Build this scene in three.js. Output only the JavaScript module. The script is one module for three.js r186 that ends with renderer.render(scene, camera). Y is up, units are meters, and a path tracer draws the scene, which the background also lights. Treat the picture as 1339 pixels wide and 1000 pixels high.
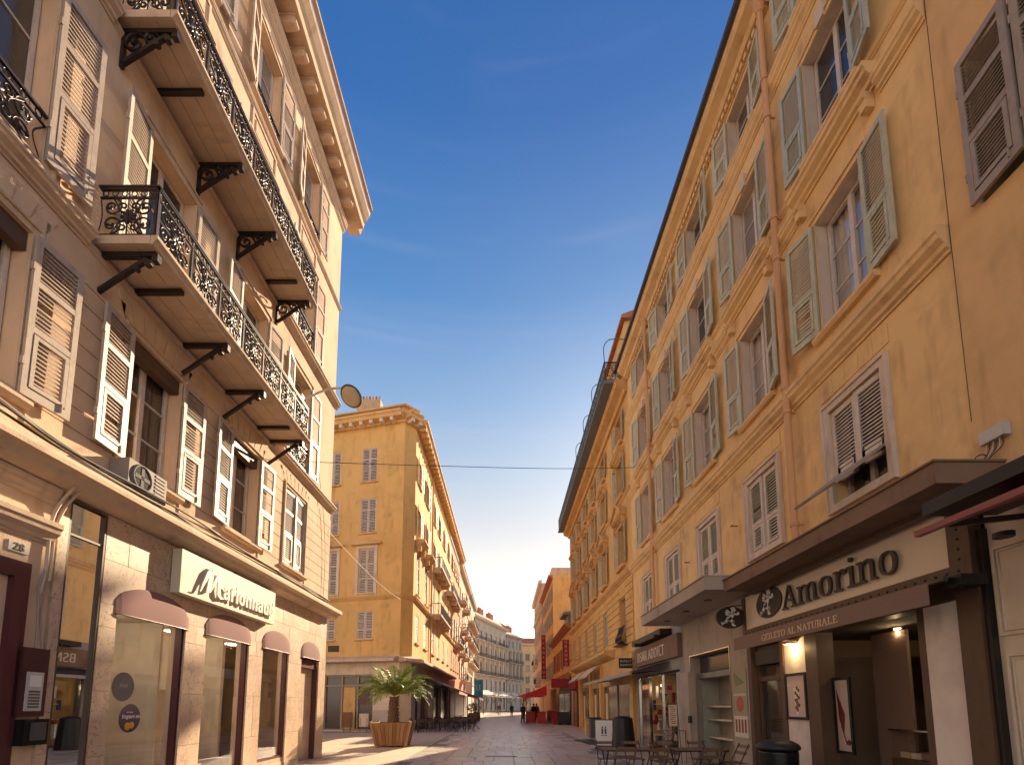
import * as THREE from 'three';
import { mergeGeometries } from 'three/addons/utils/BufferGeometryUtils.js';
import { FontLoader } from 'three/addons/loaders/FontLoader.js';
import { TextGeometry } from 'three/addons/geometries/TextGeometry.js';
import { MarchingCubes } from 'three/addons/objects/MarchingCubes.js';

// ---------------------------------------------------------------- camera, sky, sun, exposure
const scene = new THREE.Scene();
const IW = 1339, IH = 1000, FOC = 640, PX = 661, PY = 849.3, EYE = 1.7;
const camera = new THREE.PerspectiveCamera(2 * Math.atan(IH / 2 / FOC) * 180 / Math.PI, IW / IH, 0.1, 900);
camera.position.set(0, EYE, 0);
camera.rotation.x = 6.39 * Math.PI / 180;
camera.setViewOffset(IW, IH, IW / 2 - PX, IH / 2 - PY, IW, IH);   // shift lens: low principal point
camera.updateProjectionMatrix();

const SUN_AZ = 19 * Math.PI / 180, SUN_EL = 24.6 * Math.PI / 180;
const sunDir = new THREE.Vector3(Math.sin(SUN_AZ) * Math.cos(SUN_EL), Math.sin(SUN_EL), -Math.cos(SUN_AZ) * Math.cos(SUN_EL));
const renderer = new THREE.WebGLRenderer({ antialias: true });
renderer.setSize(1024, 764);
renderer.toneMapping = THREE.LinearToneMapping;
renderer.toneMappingExposure = 2.7;
renderer.shadowMap.enabled = true;
const sun = new THREE.DirectionalLight(new THREE.Color().setRGB(1.0, 0.77, 0.50), 4.5);
sun.position.copy(sunDir).multiplyScalar(150).add(new THREE.Vector3(0, 0, -30));
sun.target.position.set(0, 0, -30);
sun.castShadow = true;
sun.shadow.mapSize.set(4096, 4096);
Object.assign(sun.shadow.camera, { left: -90, right: 90, top: 90, bottom: -90, near: 1, far: 400 });
scene.add(sun, sun.target);

// seeded random and tileable value noise
let seed = 7;
const rnd = () => { seed = (seed * 1664525 + 1013904223) >>> 0; return seed / 4294967296; };
const rr = (a, b) => a + (b - a) * rnd();
function lattice(n, s) { let q = s >>> 0; const a = new Float32Array(n * n); for (let i = 0; i < n * n; i++) { q = (q * 1664525 + 1013904223) >>> 0; a[i] = q / 4294967296; } return a; }
const lats = {};
function vnoise(x, y, n, s) {           // x, y in 0..1, n cells, wraps
  const k = n + ':' + s, L = lats[k] || (lats[k] = lattice(n, s * 7919 + n * 104729 + 13));
  x = (x - Math.floor(x)) * n; y = (y - Math.floor(y)) * n;
  const i = Math.floor(x) % n, j = Math.floor(y) % n; let f = x - Math.floor(x), g = y - Math.floor(y);
  f = f * f * (3 - 2 * f); g = g * g * (3 - 2 * g);
  const i2 = (i + 1) % n, j2 = (j + 1) % n;
  return (L[j * n + i] * (1 - f) + L[j * n + i2] * f) * (1 - g) + (L[j2 * n + i] * (1 - f) + L[j2 * n + i2] * f) * g;
}
function fbm(x, y, n, s, oct = 4) { let a = 0, w = 0.5, t = 0; for (let o = 0; o < oct; o++) { a += w * vnoise(x, y, n << o, s + o); t += w; w *= 0.5; } return a / t; }

{ // the sky: deep blue overhead paling to a warm white haze at the horizon, thin cirrus, a broad aureole round the sun
  const W = 2048, Hh = 1024, d = new Float32Array(W * Hh * 4);
  const stops = [[-90, .6, .5, .4], [-1, .7, .58, .46], [0, .98, .84, .67], [4, .92, .80, .67], [8, .70, .63, .55], [12, .49, .455, .415], [16, .365, .35, .335], [20, .275, .285, .305], [26, .172, .22, .285], [33, .09, .157, .26], [42, .031, .096, .218], [54, .010, .055, .170], [65, .007, .044, .145], [90, .006, .039, .135]];
  for (let j = 0; j < Hh; j++) {
    const el = ((j + .5) / Hh - .5) * 180; let k = 0; while (k < stops.length - 2 && el > stops[k + 1][0]) k++;
    const A = stops[k], Bq = stops[k + 1], t0 = Math.min(1, Math.max(0, (el - A[0]) / (Bq[0] - A[0]))), e = el * Math.PI / 180;
    for (let i = 0; i < W; i++) {
      const az = ((i + .5) / W - .5) * 2 * Math.PI, x = Math.cos(e) * Math.cos(az), y = Math.sin(e), z = Math.cos(e) * Math.sin(az);
      const c = Math.max(-1, Math.min(1, x * sunDir.x + y * sunDir.y + z * sunDir.z)), ang = Math.acos(c) * 180 / Math.PI;
      const gl = .22 * Math.exp(-ang / 9) + .03 * Math.exp(-ang / 24);
      const o = (j * W + i) * 4, u = i / W;
      let cl = 0;
      if (el > 1 && el < 60) {
        const st = fbm(u, el / 40, 24, 3, 5), band = fbm(u * .5, el / 13, 6, 11, 4);
        cl = Math.max(0, st - .50) * .55 * Math.max(0, band - .46) * 3 * (el < 22 ? 1 : Math.max(0, 1 - (el - 22) / 45));
      }
      for (let q = 0; q < 3; q++) {
        const v = A[1 + q] + (Bq[1 + q] - A[1 + q]) * t0, w = [1.0, .86, .68][q];
        d[o + q] = (el > 0 ? v + gl * w + cl * (.40 - v) * [1, .93, .9][q] : v);
      }
      d[o + 3] = 1;
    }
  }
  const sky = new THREE.DataTexture(d, W, Hh, THREE.RGBAFormat, THREE.FloatType);
  sky.mapping = THREE.EquirectangularReflectionMapping; sky.magFilter = THREE.LinearFilter; sky.needsUpdate = true;
  scene.background = sky; scene.environment = sky;
}

// ---------------------------------------------------------------- helpers
const taken = {};
const numbered = (n) => { const k = taken[n] || 0; taken[n] = k + 1; return k ? n + '_' + String(k).padStart(3, '0') : n; };
function tag(o, label, category, group, kind) { o.userData.label = label; if (category) o.userData.category = category; if (group) o.userData.group = group; if (kind) o.userData.kind = kind; return o; }
function thing(name, label, category, pos = [0, 0, 0], turn = 0, group) {
  const o = new THREE.Group(); o.name = numbered(name); o.position.set(...pos); o.rotation.y = turn; scene.add(o);
  return tag(o, label, category, group);
}
function structure(name, label) { const o = new THREE.Group(); o.name = numbered(name); scene.add(o); o.userData = { kind: 'structure', label }; return o; }
function part(name, geo, mat, parent, pos, rot) {
  const m = new THREE.Mesh(Array.isArray(geo) ? merge(geo) : geo, mat); m.name = parent === scene ? numbered(name) : name; m.castShadow = m.receiveShadow = true;
  if (pos) m.position.set(...pos); if (rot) m.rotation.set(...rot);
  parent.add(m); return m;
}
function sub(name, parent, pos, rot) { const g = new THREE.Group(); g.name = name; if (pos) g.position.set(...pos); if (rot) g.rotation.set(...rot); parent.add(g); return g; }
function copyOf(o, pos, turn, label, group) {
  const c = o.clone(); c.name = numbered(o.name.replace(/_\d{3}$/, '')); c.userData = { ...o.userData }; scene.add(c); c.position.set(...pos); c.rotation.y = turn;
  if (label) c.userData.label = label; if (group) c.userData.group = group; return c;
}
const clean = (g) => { let n = g.index ? g.toNonIndexed() : g; for (const k of Object.keys(n.attributes)) if (!['position', 'normal', 'uv'].includes(k)) n.deleteAttribute(k); if (!n.attributes.uv) n.setAttribute('uv', new THREE.BufferAttribute(new Float32Array(n.attributes.position.count * 2), 2)); n.morphAttributes = {}; return n; };
const merge = (a) => a.length === 1 ? a[0] : mergeGeometries(a.map(clean));
function muv(g) {                     // uv in metres, by the dominant direction of each face
  g = clean(g); const p = g.attributes.position, uv = g.attributes.uv; if (!g.attributes.normal) g.computeVertexNormals();
  const a = new THREE.Vector3(), b = new THREE.Vector3(), c = new THREE.Vector3();
  for (let i = 0; i < p.count; i += 3) {
    a.fromBufferAttribute(p, i); b.fromBufferAttribute(p, i + 1).sub(a); c.fromBufferAttribute(p, i + 2).sub(a); b.cross(c);
    const ax = Math.abs(b.x), ay = Math.abs(b.y), az = Math.abs(b.z);
    for (let k = 0; k < 3; k++) { const X = p.getX(i + k), Y = p.getY(i + k), Zz = p.getZ(i + k); if (ax >= ay && ax >= az) uv.setXY(i + k, Zz, Y); else if (az >= ay) uv.setXY(i + k, X, Y); else uv.setXY(i + k, X, Zz); }
  }
  return g;
}
function bx(w, h, d, x = 0, y = 0, z = 0, rx = 0, ry = 0, rz = 0) { const g = new THREE.BoxGeometry(w, h, d); if (rx) g.rotateX(rx); if (rz) g.rotateZ(rz); if (ry) g.rotateY(ry); g.translate(x, y, z); return muv(g); }
const box6 = (x0, x1, y0, y1, z0, z1) => bx(x1 - x0, y1 - y0, z1 - z0, (x0 + x1) / 2, (y0 + y1) / 2, (z0 + z1) / 2);
function cyl(r0, r1, h, x, y, z, n = 12, ax) { const g = new THREE.CylinderGeometry(r0, r1, h, n); if (ax === 'x') g.rotateZ(Math.PI / 2); if (ax === 'z') g.rotateX(Math.PI / 2); g.translate(x, y, z); return g; }
const V = (x, y, z) => new THREE.Vector3(x, y, z);
function tube(pts, r, seg = 0, rad = 6, closed = false) { return new THREE.TubeGeometry(new THREE.CatmullRomCurve3(pts.map((p) => p.isVector3 ? p : V(...p)), closed), seg || pts.length * 4, r, rad, closed); }
function bar(a, b, w, d = w) {         // rectangular bar between two points
  const A = V(...a), Bv = V(...b), L = A.distanceTo(Bv), g = new THREE.BoxGeometry(w, L, d);
  g.applyQuaternion(new THREE.Quaternion().setFromUnitVectors(V(0, 1, 0), Bv.clone().sub(A).normalize())); const m = A.add(Bv).multiplyScalar(.5); g.translate(m.x, m.y, m.z); return muv(g);
}
function strip(prof, x0, x1) {         // moulding: profile [[out, up], ...] run along local x
  const s = new THREE.Shape(prof.map(([n, y]) => new THREE.Vector2(-n, y))), g = new THREE.ExtrudeGeometry(s, { depth: x1 - x0, bevelEnabled: false });
  g.rotateY(Math.PI / 2); g.translate(x0, 0, 0); return muv(g);
}
function holed(outline, holes, t) {    // wall slab in local xy with rectangular or drawn holes, front face at z = 0
  const s = new THREE.Shape(outline.map((p) => new THREE.Vector2(...p)));
  for (const h of holes) { const q = h.length === 4 && typeof h[0] === 'number' ? [[h[0], h[2]], [h[1], h[2]], [h[1], h[3]], [h[0], h[3]]] : h; s.holes.push(new THREE.Path(q.map((p) => new THREE.Vector2(...p)))); }
  const g = new THREE.ExtrudeGeometry(s, { depth: t, bevelEnabled: false, curveSegments: 10 }); g.translate(0, 0, -t); return muv(g);
}
const rect = (x0, x1, y0, y1) => [[x0, y0], [x1, y0], [x1, y1], [x0, y1]];
const frame4 = (x0, x1, y0, y1, w, z0, z1) => [box6(x0, x1, y0, y0 + w, z0, z1), box6(x0, x1, y1 - w, y1, z0, z1), box6(x0, x0 + w, y0 + w, y1 - w, z0, z1), box6(x1 - w, x1, y0 + w, y1 - w, z0, z1)];

// ---------------------------------------------------------------- materials
function tex(size, fn, srgb = true) {  // fn(u, v) -> [r,g,b] in 0..1
  const d = new Uint8Array(size * size * 4);
  for (let j = 0; j < size; j++) for (let i = 0; i < size; i++) { const c = fn(i / size, j / size), o = (j * size + i) * 4; for (let q = 0; q < 3; q++) d[o + q] = Math.max(0, Math.min(255, Math.round(255 * c[q]))); d[o + 3] = 255; }
  const t = new THREE.DataTexture(d, size, size); t.wrapS = t.wrapT = THREE.RepeatWrapping; t.magFilter = THREE.LinearFilter; t.minFilter = THREE.LinearMipmapLinearFilter; t.generateMipmaps = true; if (srgb) t.colorSpace = THREE.SRGBColorSpace; t.needsUpdate = true; return t;
}
const rep = (t, m) => { const c = t.clone(); c.repeat.set(1 / m, 1 / m); c.needsUpdate = true; return c; };
const lin2s = (v) => v <= .0031308 ? v * 12.92 : 1.055 * Math.pow(v, 1 / 2.4) - .055;
// neutral multipliers: blotchy weathered stucco, stone, wood
const stuccoT = tex(512, (u, v) => {
  const a = fbm(u, v, 4, 1, 5), b = fbm(u, v, 32, 5, 3), st = fbm(u, v * .18, 24, 9, 3), dr = Math.max(0, st - .56) * 1.3;
  const pt = Math.max(0, fbm(u, v, 6, 21, 4) - .60) * 1.4;
  const m = .95 + (a - .5) * .38 + (b - .5) * .12 - dr * .5 - pt * .6; return [lin2s(m), lin2s(m * (1 - dr * .08 + pt * .05)), lin2s(m * (1 - dr * .14 + pt * .15))];
});
const grainT = tex(512, (u, v) => { const g = .5 + (fbm(u, v, 64, 31, 3) - .5) * .8 + (fbm(u, v, 8, 33, 3) - .5) * .7; return [g, g, g]; }, false);
const stoneT = tex(512, (u, v) => {
  const a = fbm(u, v, 5, 41, 5), w = fbm(u + a * .12, v + a * .2, 10, 43, 4), vein = Math.max(0, 1 - Math.abs(w - .5) * 22), pit = Math.max(0, fbm(u, v, 48, 47, 2) - .68) * 2.2;
  const m = .95 + (a - .5) * .40 - vein * .26 - pit * .9; return [lin2s(m), lin2s(m * (.985 - vein * .03)), lin2s(m * (.96 - vein * .05))];
});
const woodT = tex(256, (u, v) => { const g = fbm(u, v * .06, 32, 51, 4), k = fbm(u, v * .3, 8, 53, 3), m = .85 + (g - .5) * .55 + (k - .5) * .25; return [lin2s(Math.min(1, m)), lin2s(Math.min(1, m * .96)), lin2s(Math.min(1, m * .9))]; });
const M = {};
function mat(key, rgb, rough = .8, o = {}) {
  const { t, tm = 3, b, bm = 1.2, bs = .003, phys, ...rest } = o;
  const m = phys ? new THREE.MeshPhysicalMaterial() : new THREE.MeshStandardMaterial(); m.name = key; m.color.setRGB(...rgb); m.roughness = rough; m.metalness = 0;
  if (t) m.map = rep(t, tm); if (b) { m.bumpMap = rep(b, bm); m.bumpScale = bs; }
  Object.assign(m, rest); M[key] = m; return m;
}
const stucco = (k, c, tm = 5) => mat(k, c, .92, { t: stuccoT, tm, b: grainT, bm: .9, bs: .004 });
stucco('salmon', [.76, .555, .385]); stucco('salmonTrim', [.70, .52, .37], 3); stucco('orange', [.84, .555, .25], 3.4); stucco('orangeTrim', [.82, .55, .265], 3); stucco('orangeNear', [.75, .475, .22], 4.4);
stucco('reveal', [.70, .57, .46], 4); stucco('yellow', [.74, .46, .165], 6); stucco('yellowTrim', [.70, .44, .19], 4); stucco('ochre', [.72, .43, .15]); stucco('ochreTrim', [.68, .41, .17], 3); stucco('rust', [.62, .27, .09]); stucco('pink', [.68, .44, .28]);
stucco('cream', [.72, .60, .45]); stucco('greyStone', [.47, .41, .34], 4); stucco('greyDark', [.34, .31, .28], 4); stucco('paleStone', [.60, .52, .42], 4); stucco('beige', [.68, .48, .28], 5); stucco('chimney', [.56, .38, .24], 2); stucco('concrete', [.46, .38, .31], 4); stucco('slabPaint', [.66, .50, .36], 3);
mat('travertine', [.64, .47, .355], .45, { t: stoneT, tm: 1.3, b: stoneT, bm: 1.3, bs: .002 });
mat('travertineWarm', [.68, .495, .36], .5, { t: stoneT, tm: 1.7, b: stoneT, bm: 1.7, bs: .002 });
const paint = (k, c, r = .55, tm = .9) => mat(k, c, r, { t: stuccoT, tm, b: grainT, bm: .3, bs: .0008 });
paint('shutterL', [.52, .42, .345]); paint('shutterR', [.52, .50, .35]); paint('shutterR2', [.57, .54, .39]); paint('shutterPale', [.66, .56, .46]); paint('shutterGrey', [.36, .29, .23]); paint('shutterTeal', [.46, .48, .39]); paint('shutterBrown', [.36, .26, .19]); paint('frameWhite', [.70, .62, .56], .45); paint('frameGrey', [.42, .36, .32]); paint('whiteWall', [.80, .70, .62], .8, 4); paint('creamPanel', [.72, .62, .50], .6, 4);
mat('iron', [.035, .026, .026], .42, { metalness: .35 }); mat('ironBlue', [.10, .13, .14], .6); mat('ironThin', [.05, .045, .045], .5); mat('chrome', [.6, .58, .55], .22, { metalness: 1 });
mat('pane', [.035, .036, .04], .04, { phys: 1, ior: 1.52, b: grainT, bm: 2.2, bs: .0035 }); mat('paneWarm', [.10, .08, .06], .05, { phys: 1, ior: 1.52, b: grainT, bm: 2.6, bs: .003 }); mat('paneCurtain', [.24, .215, .19], .06, { phys: 1, ior: 1.52, b: grainT, bm: 1.9, bs: .003 }); mat('paneBrown', [.085, .062, .04], .12, { phys: 1, ior: 1.45 }); mat('glass', [1, 1, 1], .02, { phys: 1, transmission: 1, thickness: 0, ior: 1.5 }); mat('mirror', [.80, .80, .80], .015, { metalness: 1 });
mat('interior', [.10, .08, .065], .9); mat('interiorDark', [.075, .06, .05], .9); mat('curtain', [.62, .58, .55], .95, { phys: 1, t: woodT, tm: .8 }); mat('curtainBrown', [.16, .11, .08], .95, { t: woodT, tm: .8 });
mat('maroon', [.075, .018, .02], .5); mat('maroonFrame', [.10, .025, .03], .4); mat('awningMauve', [.28, .155, .15], .9); mat('brown', [.11, .062, .036], .5, { t: stuccoT, tm: 1.5 }); mat('brownLight', [.24, .15, .095], .75, { t: stuccoT, tm: 2 }); mat('fabricBrown', [.26, .17, .125], .95, { b: grainT, bm: .2, bs: .001 }); mat('black', [.016, .015, .015], .5); mat('blackGloss', [.012, .012, .013], .25); mat('redAwning', [.55, .035, .04], .9); mat('redDark', [.26, .02, .024], .8); mat('red', [.42, .03, .025], .6); mat('greyAwning', [.36, .33, .31], .9); mat('whiteAwning', [.78, .74, .68], .9);
mat('signCream', [.66, .585, .46], .6); mat('letterCream', [.80, .72, .60], .5); mat('signBeige', [.78, .66, .50], .55); mat('letterDark', [.035, .025, .02], .45); mat('letterGold', [.74, .52, .27], .5); mat('letterPale', [.72, .62, .52], .5); mat('letterPink', [.60, .25, .22], .6); mat('white', [.80, .78, .75], .6); mat('plasticGrey', [.55, .52, .49], .5); mat('plasticDark', [.09, .085, .085], .4);
mat('gutter', [.06, .048, .05], .6); mat('zinc', [.20, .22, .24], .55, { metalness: .3 }); mat('pipe', [.70, .39, .19], .7, { t: stuccoT, tm: 2 }); mat('cable', [.04, .035, .033], .6); mat('cableGrey', [.40, .31, .26], .7); mat('cablePale', [.62, .5, .38], .7); mat('roofTile', [.44, .17, .09], .9, { t: stuccoT, tm: 1.5 });
mat('wood', [.30, .17, .085], .7, { t: woodT, tm: 1.2 }); mat('woodB', [.25, .135, .06], .7, { t: woodT, tm: 1.4 }); mat('woodC', [.34, .20, .10], .7, { t: woodT, tm: 1.1 }); mat('slatWood', [.22, .125, .07], .55, { t: woodT, tm: .7 }); mat('slatDark', [.10, .062, .042], .6, { t: woodT, tm: .7 });
mat('bark', [.17, .10, .055], .95, { b: grainT, bm: .2, bs: .01 }); mat('frond', [.19, .26, .03], .6, { phys: 1, transmission: .4, thickness: 0 }); mat('frondB', [.25, .31, .04], .6, { phys: 1, transmission: .4, thickness: 0 }); mat('frondC', [.13, .20, .025], .6, { phys: 1, transmission: .4, thickness: 0 }); mat('rachis', [.22, .21, .05], .6); mat('leafDark', [.05, .075, .02], .7); mat('soil', [.06, .04, .025], 1);
mat('skin', [.50, .30, .20], .6); mat('hair', [.03, .02, .015], .7); mat('clothDark', [.025, .025, .032], .9); mat('clothRed', [.28, .03, .03], .9); mat('clothBlue', [.05, .07, .13], .9); mat('clothGrey', [.2, .19, .18], .9);
for (const k of ['frond', 'frondB', 'frondC', 'curtain']) M[k].side = THREE.DoubleSide;
const font = await new FontLoader().loadAsync('fonts/droid/droid_sans_bold.typeface.json');
const fontR = await new FontLoader().loadAsync('fonts/droid/droid_sans_regular.typeface.json');
const fontS = await new FontLoader().loadAsync('fonts/droid/droid_serif_regular.typeface.json');
const fontSB = await new FontLoader().loadAsync('fonts/droid/droid_serif_bold.typeface.json');
function textGeo(s, f, size, depth, width) {     // starts at x = 0, baseline y = 0; stretched to width if given
  const g = new TextGeometry(s, { font: f, size, depth, curveSegments: 4, bevelEnabled: false }); g.computeBoundingBox(); const b = g.boundingBox; g.translate(-b.min.x, 0, 0); if (width) g.scale(width / (b.max.x - b.min.x), 1, 1); return g;
}
function canvasMat(key, w, h, draw, rough = .6) { const c = document.createElement('canvas'); c.width = w; c.height = h; draw(c.getContext('2d'), w, h); const t = new THREE.CanvasTexture(c); t.colorSpace = THREE.SRGBColorSpace; const m = new THREE.MeshStandardMaterial({ map: t, roughness: rough }); m.name = key; M[key] = m; return m; }
function quad(w, h, t = .012) { const g = new THREE.BoxGeometry(w, h, t); return g; }
// ---------------------------------------------------------------- ground
const paveT = tex(512, (u, v) => {      // far paving: slabs too far off to tell apart, 3.6 m square of it
  const row = Math.floor(v * 8), x = u * 6 + (row % 2) * .5, fx = x - Math.floor(x), fy = v * 8 - row, j = (fx < .035 || fy < .05) ? .62 : 1;
  const id = vnoise((Math.floor(x) % 6) / 6 + .01, row / 8 + .01, 48, 61), m = (.86 + (id - .5) * .16 + (fbm(u, v, 16, 63, 4) - .5) * .22) * j; return [lin2s(m), lin2s(m * .985), lin2s(m * .97)];
});
const flagT = tex(512, (u, v) => { const a = fbm(u, v, 6, 71, 5), b = fbm(u, v, 40, 73, 3), sp = Math.max(0, fbm(u, v, 14, 77, 3) - .62) * 1.6, m = .90 + (a - .5) * .22 + (b - .5) * .16 - sp * .4; return [lin2s(m), lin2s(m * .985), lin2s(m * .965)]; });
mat('paveFar', [.67, .59, .53], .3, { t: paveT, tm: 3.6 }); mat('groundStone', [.30, .25, .21], .7, { t: flagT, tm: 4, b: grainT, bm: 1, bs: .003 }); mat('sideWalk', [.60, .475, .36], .66, { t: flagT, tm: 3, b: grainT, bm: .8, bs: .003 });
['A', 'B', 'C', 'D'].forEach((k, i) => mat('slab' + k, [[.68, .60, .55], [.61, .54, .49], [.72, .64, .58], [.65, .57, .51]][i], [.27, .34, .30, .25][i], { t: flagT, tm: 2.3, b: grainT, bm: .7, bs: .003 }));
mat('kerb', [.52, .46, .40], .7, { t: flagT, tm: 1.5 }); mat('steelGrate', [.05, .045, .04], .55, { metalness: .5 });
{
  const g = structure('ground', 'stone street ground reaching out to the horizon');
  part('ground_sheet', muv(new THREE.PlaneGeometry(700, 700).rotateX(-Math.PI / 2).translate(0, -.012, -100)), M.groundStone, g);
  const s = structure('street_paving', 'grey brown stone slabs paving the middle of the street');
  const geos = [.60, .90].map((w) => bx(w - .02, .03, 1.1 - .026, 0, 0, 0));
  const mats = [M.slabA, M.slabB, M.slabC, M.slabD]; let n = 0;
  for (let r = 0; r < 17; r++) { let x = -3.05 + (r % 3) * .3 - .6; while (x < 3.2) { const k = rnd() < .35 ? 1 : 0, w = [.60, .90][k]; if (x >= -3.1 && x + w < 3.65 && n < 298) { part('paving_stone', geos[k], mats[Math.floor(rnd() * 4)], s, [x + w / 2, rr(-.0165, -.0125), -(13.4 + r * 1.1)], [rr(-.0015, .0015), 0, rr(-.0015, .0015)]); n++; } x += w; } }
  const f = structure('far_street_paving', 'stone paving of the street farther along');
  part('paving_sheet', muv(new THREE.BoxGeometry(6.8, .012, 77).translate(.2, -.006, -69.97)), M.paveFar, f);
  const sw = structure('pavement', 'warm stone pavement along the foot of the shops');
  part('pavement_sheet', [bx(3.2, .012, 140, -4.75, -.004, -73), bx(2.1, .012, 140, 4.72, -.004, -73), bx(26, .012, 14.2, -19.4, -.004, -23.2)], M.sideWalk, sw);
  const kr = structure('kerb', 'pale kerb line curving beside the right hand shops');
  for (let i = 0; i < 14; i++) { const t = i / 14, D = 20 + i * 1.5, x = 3.62 + .25 * Math.sin(t * 5); part('kerb_stone', bx(.16, .05, 1.48, 0, 0, 0), M.kerb, kr, [x, .006, -D]); }
  const gr = tag(part('drain_grate', [bx(1.0, .008, .16, 0, 0, 0)], M.steelGrate, scene, [-.12, .006, -16.4]), 'dark slotted drain grate let into the street slabs', 'drain');
  for (let i = 0; i < 9; i++) part('grate_bar', bx(.07, .006, .12, 0, 0, 0), M.zinc, gr, [-.42 + i * .105, .006, 0]);
}

// ---------------------------------------------------------------- facade pieces (local x along the wall, y up, z out)
const gcache = {};
const cached = (k, f) => gcache[k] || (gcache[k] = f());
function shutterFrameGeo(w, h, s, mid = [.42, .71]) {
  return cached(`sf${w.toFixed(2)},${h.toFixed(2)},${s},${mid}`, () => {
    const t = .042, a = [bx(.075, h, t, .0375, h / 2, 0), bx(.075, h, t, w - .0375, h / 2, 0), bx(w - .15, .11, t, w / 2, .055, 0), bx(w - .15, .09, t, w / 2, h - .045, 0)];
    for (const m of mid) a.push(bx(w - .15, .08, t * .96, w / 2, m * h, 0));
    const y0 = .13, y1 = mid[0] * h - .06; a.push(...frame4(.085, w - .085, y0, y1, .05, -.024, .026));      // hinged flap in the lower part
    a.push(bx(.03, .1, .05, .0, .2 * h, 0), bx(.03, .1, .05, .0, .8 * h, 0), bx(.012, .12, .02, w * .8, .1, .03));
    const g = mergeGeometries(a); if (s < 0) g.translate(-w, 0, 0); return g;
  });
}
function slatSpots(w, h, pitch, mid = [.42, .71]) {
  const out = [], sec = [[.13 + .06, mid[0] * h - .12, .14], [mid[0] * h + .05, (mid[1] ?? 1) * h - .05, .08], mid[1] ? [mid[1] * h + .05, h - .1, .08] : null].filter(Boolean);
  for (const [a, b, ins] of sec) { const n = Math.max(1, Math.round((b - a) / pitch)); for (let i = 0; i < n; i++) out.push([a + (i + .5) * (b - a) / n, w - 2 * ins]); }
  return out;
}
function shutter(g, bag, x, y, w, h, dir, ang, m, o = {}) {
  const { z = .05, fine = false, pitch = .06, label, tilt = 1.06, mid } = o;
  ang += rr(-2, 2.5); const s = sub('shutter', g, [x, y, z], [0, -dir * ang * Math.PI / 180, 0]); s.rotation.z = rr(-.005, .005); if (label) s.userData.label = label;
  part('shutter_frame', shutterFrameGeo(w, h, dir, mid), m, s);
  const M4 = new THREE.Matrix4().makeTranslation(x, y, z).multiply(new THREE.Matrix4().makeRotationY(-dir * ang * Math.PI / 180));
  for (const [sy, sw] of slatSpots(w, h, pitch, mid)) {
    if (rnd() < .012) continue;
    const gg = cached('sl' + sw.toFixed(2) + pitch + tilt, () => bx(sw, .008, .044, 0, 0, 0, tilt));
    if (fine) part('slat', gg, m, s, [dir * w / 2, sy, 0]);
    else bag.push(gg.clone().applyMatrix4(new THREE.Matrix4().makeTranslation(dir * w / 2, sy, 0).premultiply(M4)));
  }
  return s;
}
function flushBag(g, bag, m, label) { if (bag.length) { const p = part('shutter_slats', mergeGeometries(bag), m, g); p.userData.kind = 'stuff'; bag.length = 0; } }
function win(g, x0, x1, y0, y1, z, o = {}) {
  const { rows = 3, cols = 2, fm = M.frameWhite, gm = M.pane, curtain, solid } = o, w = x1 - x0, h = y1 - y0, k = .055, gl = gm === M.pane ? [M.pane, M.pane, M.paneWarm, M.paneCurtain][Math.floor(rnd() * 4)] : gm;
  const s = sub('window', g, [x0, y0, z]), fr = frame4(0, w, 0, h, k, -.03, .03), cw = (w - 2 * k) / cols;
  for (let c = 1; c < cols; c++) fr.push(box6(k + c * cw - .045, k + c * cw + .045, k, h - k, -.02, .036));
  for (let c = 0; c < cols; c++) for (let r = 1; r < rows; r++) fr.push(box6(k + c * cw + (c ? .047 : 0), k + (c + 1) * cw - (c < cols - 1 ? .047 : 0), k + r * (h - 2 * k) / rows - .014, k + r * (h - 2 * k) / rows + .014, -.012, .02));
  part('window_frame', fr, fm, s);
  for (let c = 0; c < cols; c++) for (let r = 0; r < rows; r++) part('pane', cached(`pn${cw.toFixed(2)},${((h - 2 * k) / rows).toFixed(2)}`, () => bx(cw, (h - 2 * k) / rows, .006, 0, 0, 0)), gl, s, [k + (c + .5) * cw, k + (r + .5) * (h - 2 * k) / rows, -.004]);
  if (curtain) {
    const pts = []; const cg = new THREE.PlaneGeometry(w, h, 60, 1), p = cg.attributes.position; for (let i = 0; i < p.count; i++) p.setZ(i, .022 * Math.sin(p.getX(i) * 41) + .012 * Math.sin(p.getX(i) * 97 + 1)); cg.computeVertexNormals();
    part('curtain', cg, curtain, s, [w / 2, h / 2, -.11]);
  }
  return s;
}
const surround = (g, x0, x1, y0, y1, w, m, d = .05, name = 'window_surround') => part(name, [...frame4(x0 - w, x1 + w, y0 - .02, y1 + w, w, .002, d), ...frame4(x0 - w - .03, x1 + w + .03, y0 - .05, y1 + w + .03, .035, .004, d + .03)], m, g);
const sill = (g, x0, x1, y, m, out = .14, h = .09) => part('sill', strip([[0.002, y], [out, y], [out, y - h * .5], [out - .04, y - h], [0.002, y - h]], x0, x1), m, g);
const cornProf = (y, h, out) => [[.002, y], [out, y], [out, y - h * .22], [out * .86, y - h * .30], [out * .80, y - h * .48], [out * .45, y - h * .66], [out * .38, y - h * .82], [out * .18, y - h * .9], [out * .14, y - h], [.002, y - h]];
const moulding = (g, y, h, out, x0, x1, m, name = 'string_course') => part(name, strip(cornProf(y, h, out), x0, x1), m, g);
function spiral(cx, cy, R, a0, dir, turns, z = 0) { const p = []; for (let i = 0; i <= 11; i++) { const t = i / 11, r = R * (1 - .82 * t), a = a0 + dir * turns * 2 * Math.PI * t; p.push(V(cx + r * Math.cos(a), cy + r * Math.sin(a), z)); } return new THREE.TubeGeometry(new THREE.CatmullRomCurve3(p), 22, .0155, 4); }
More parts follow.
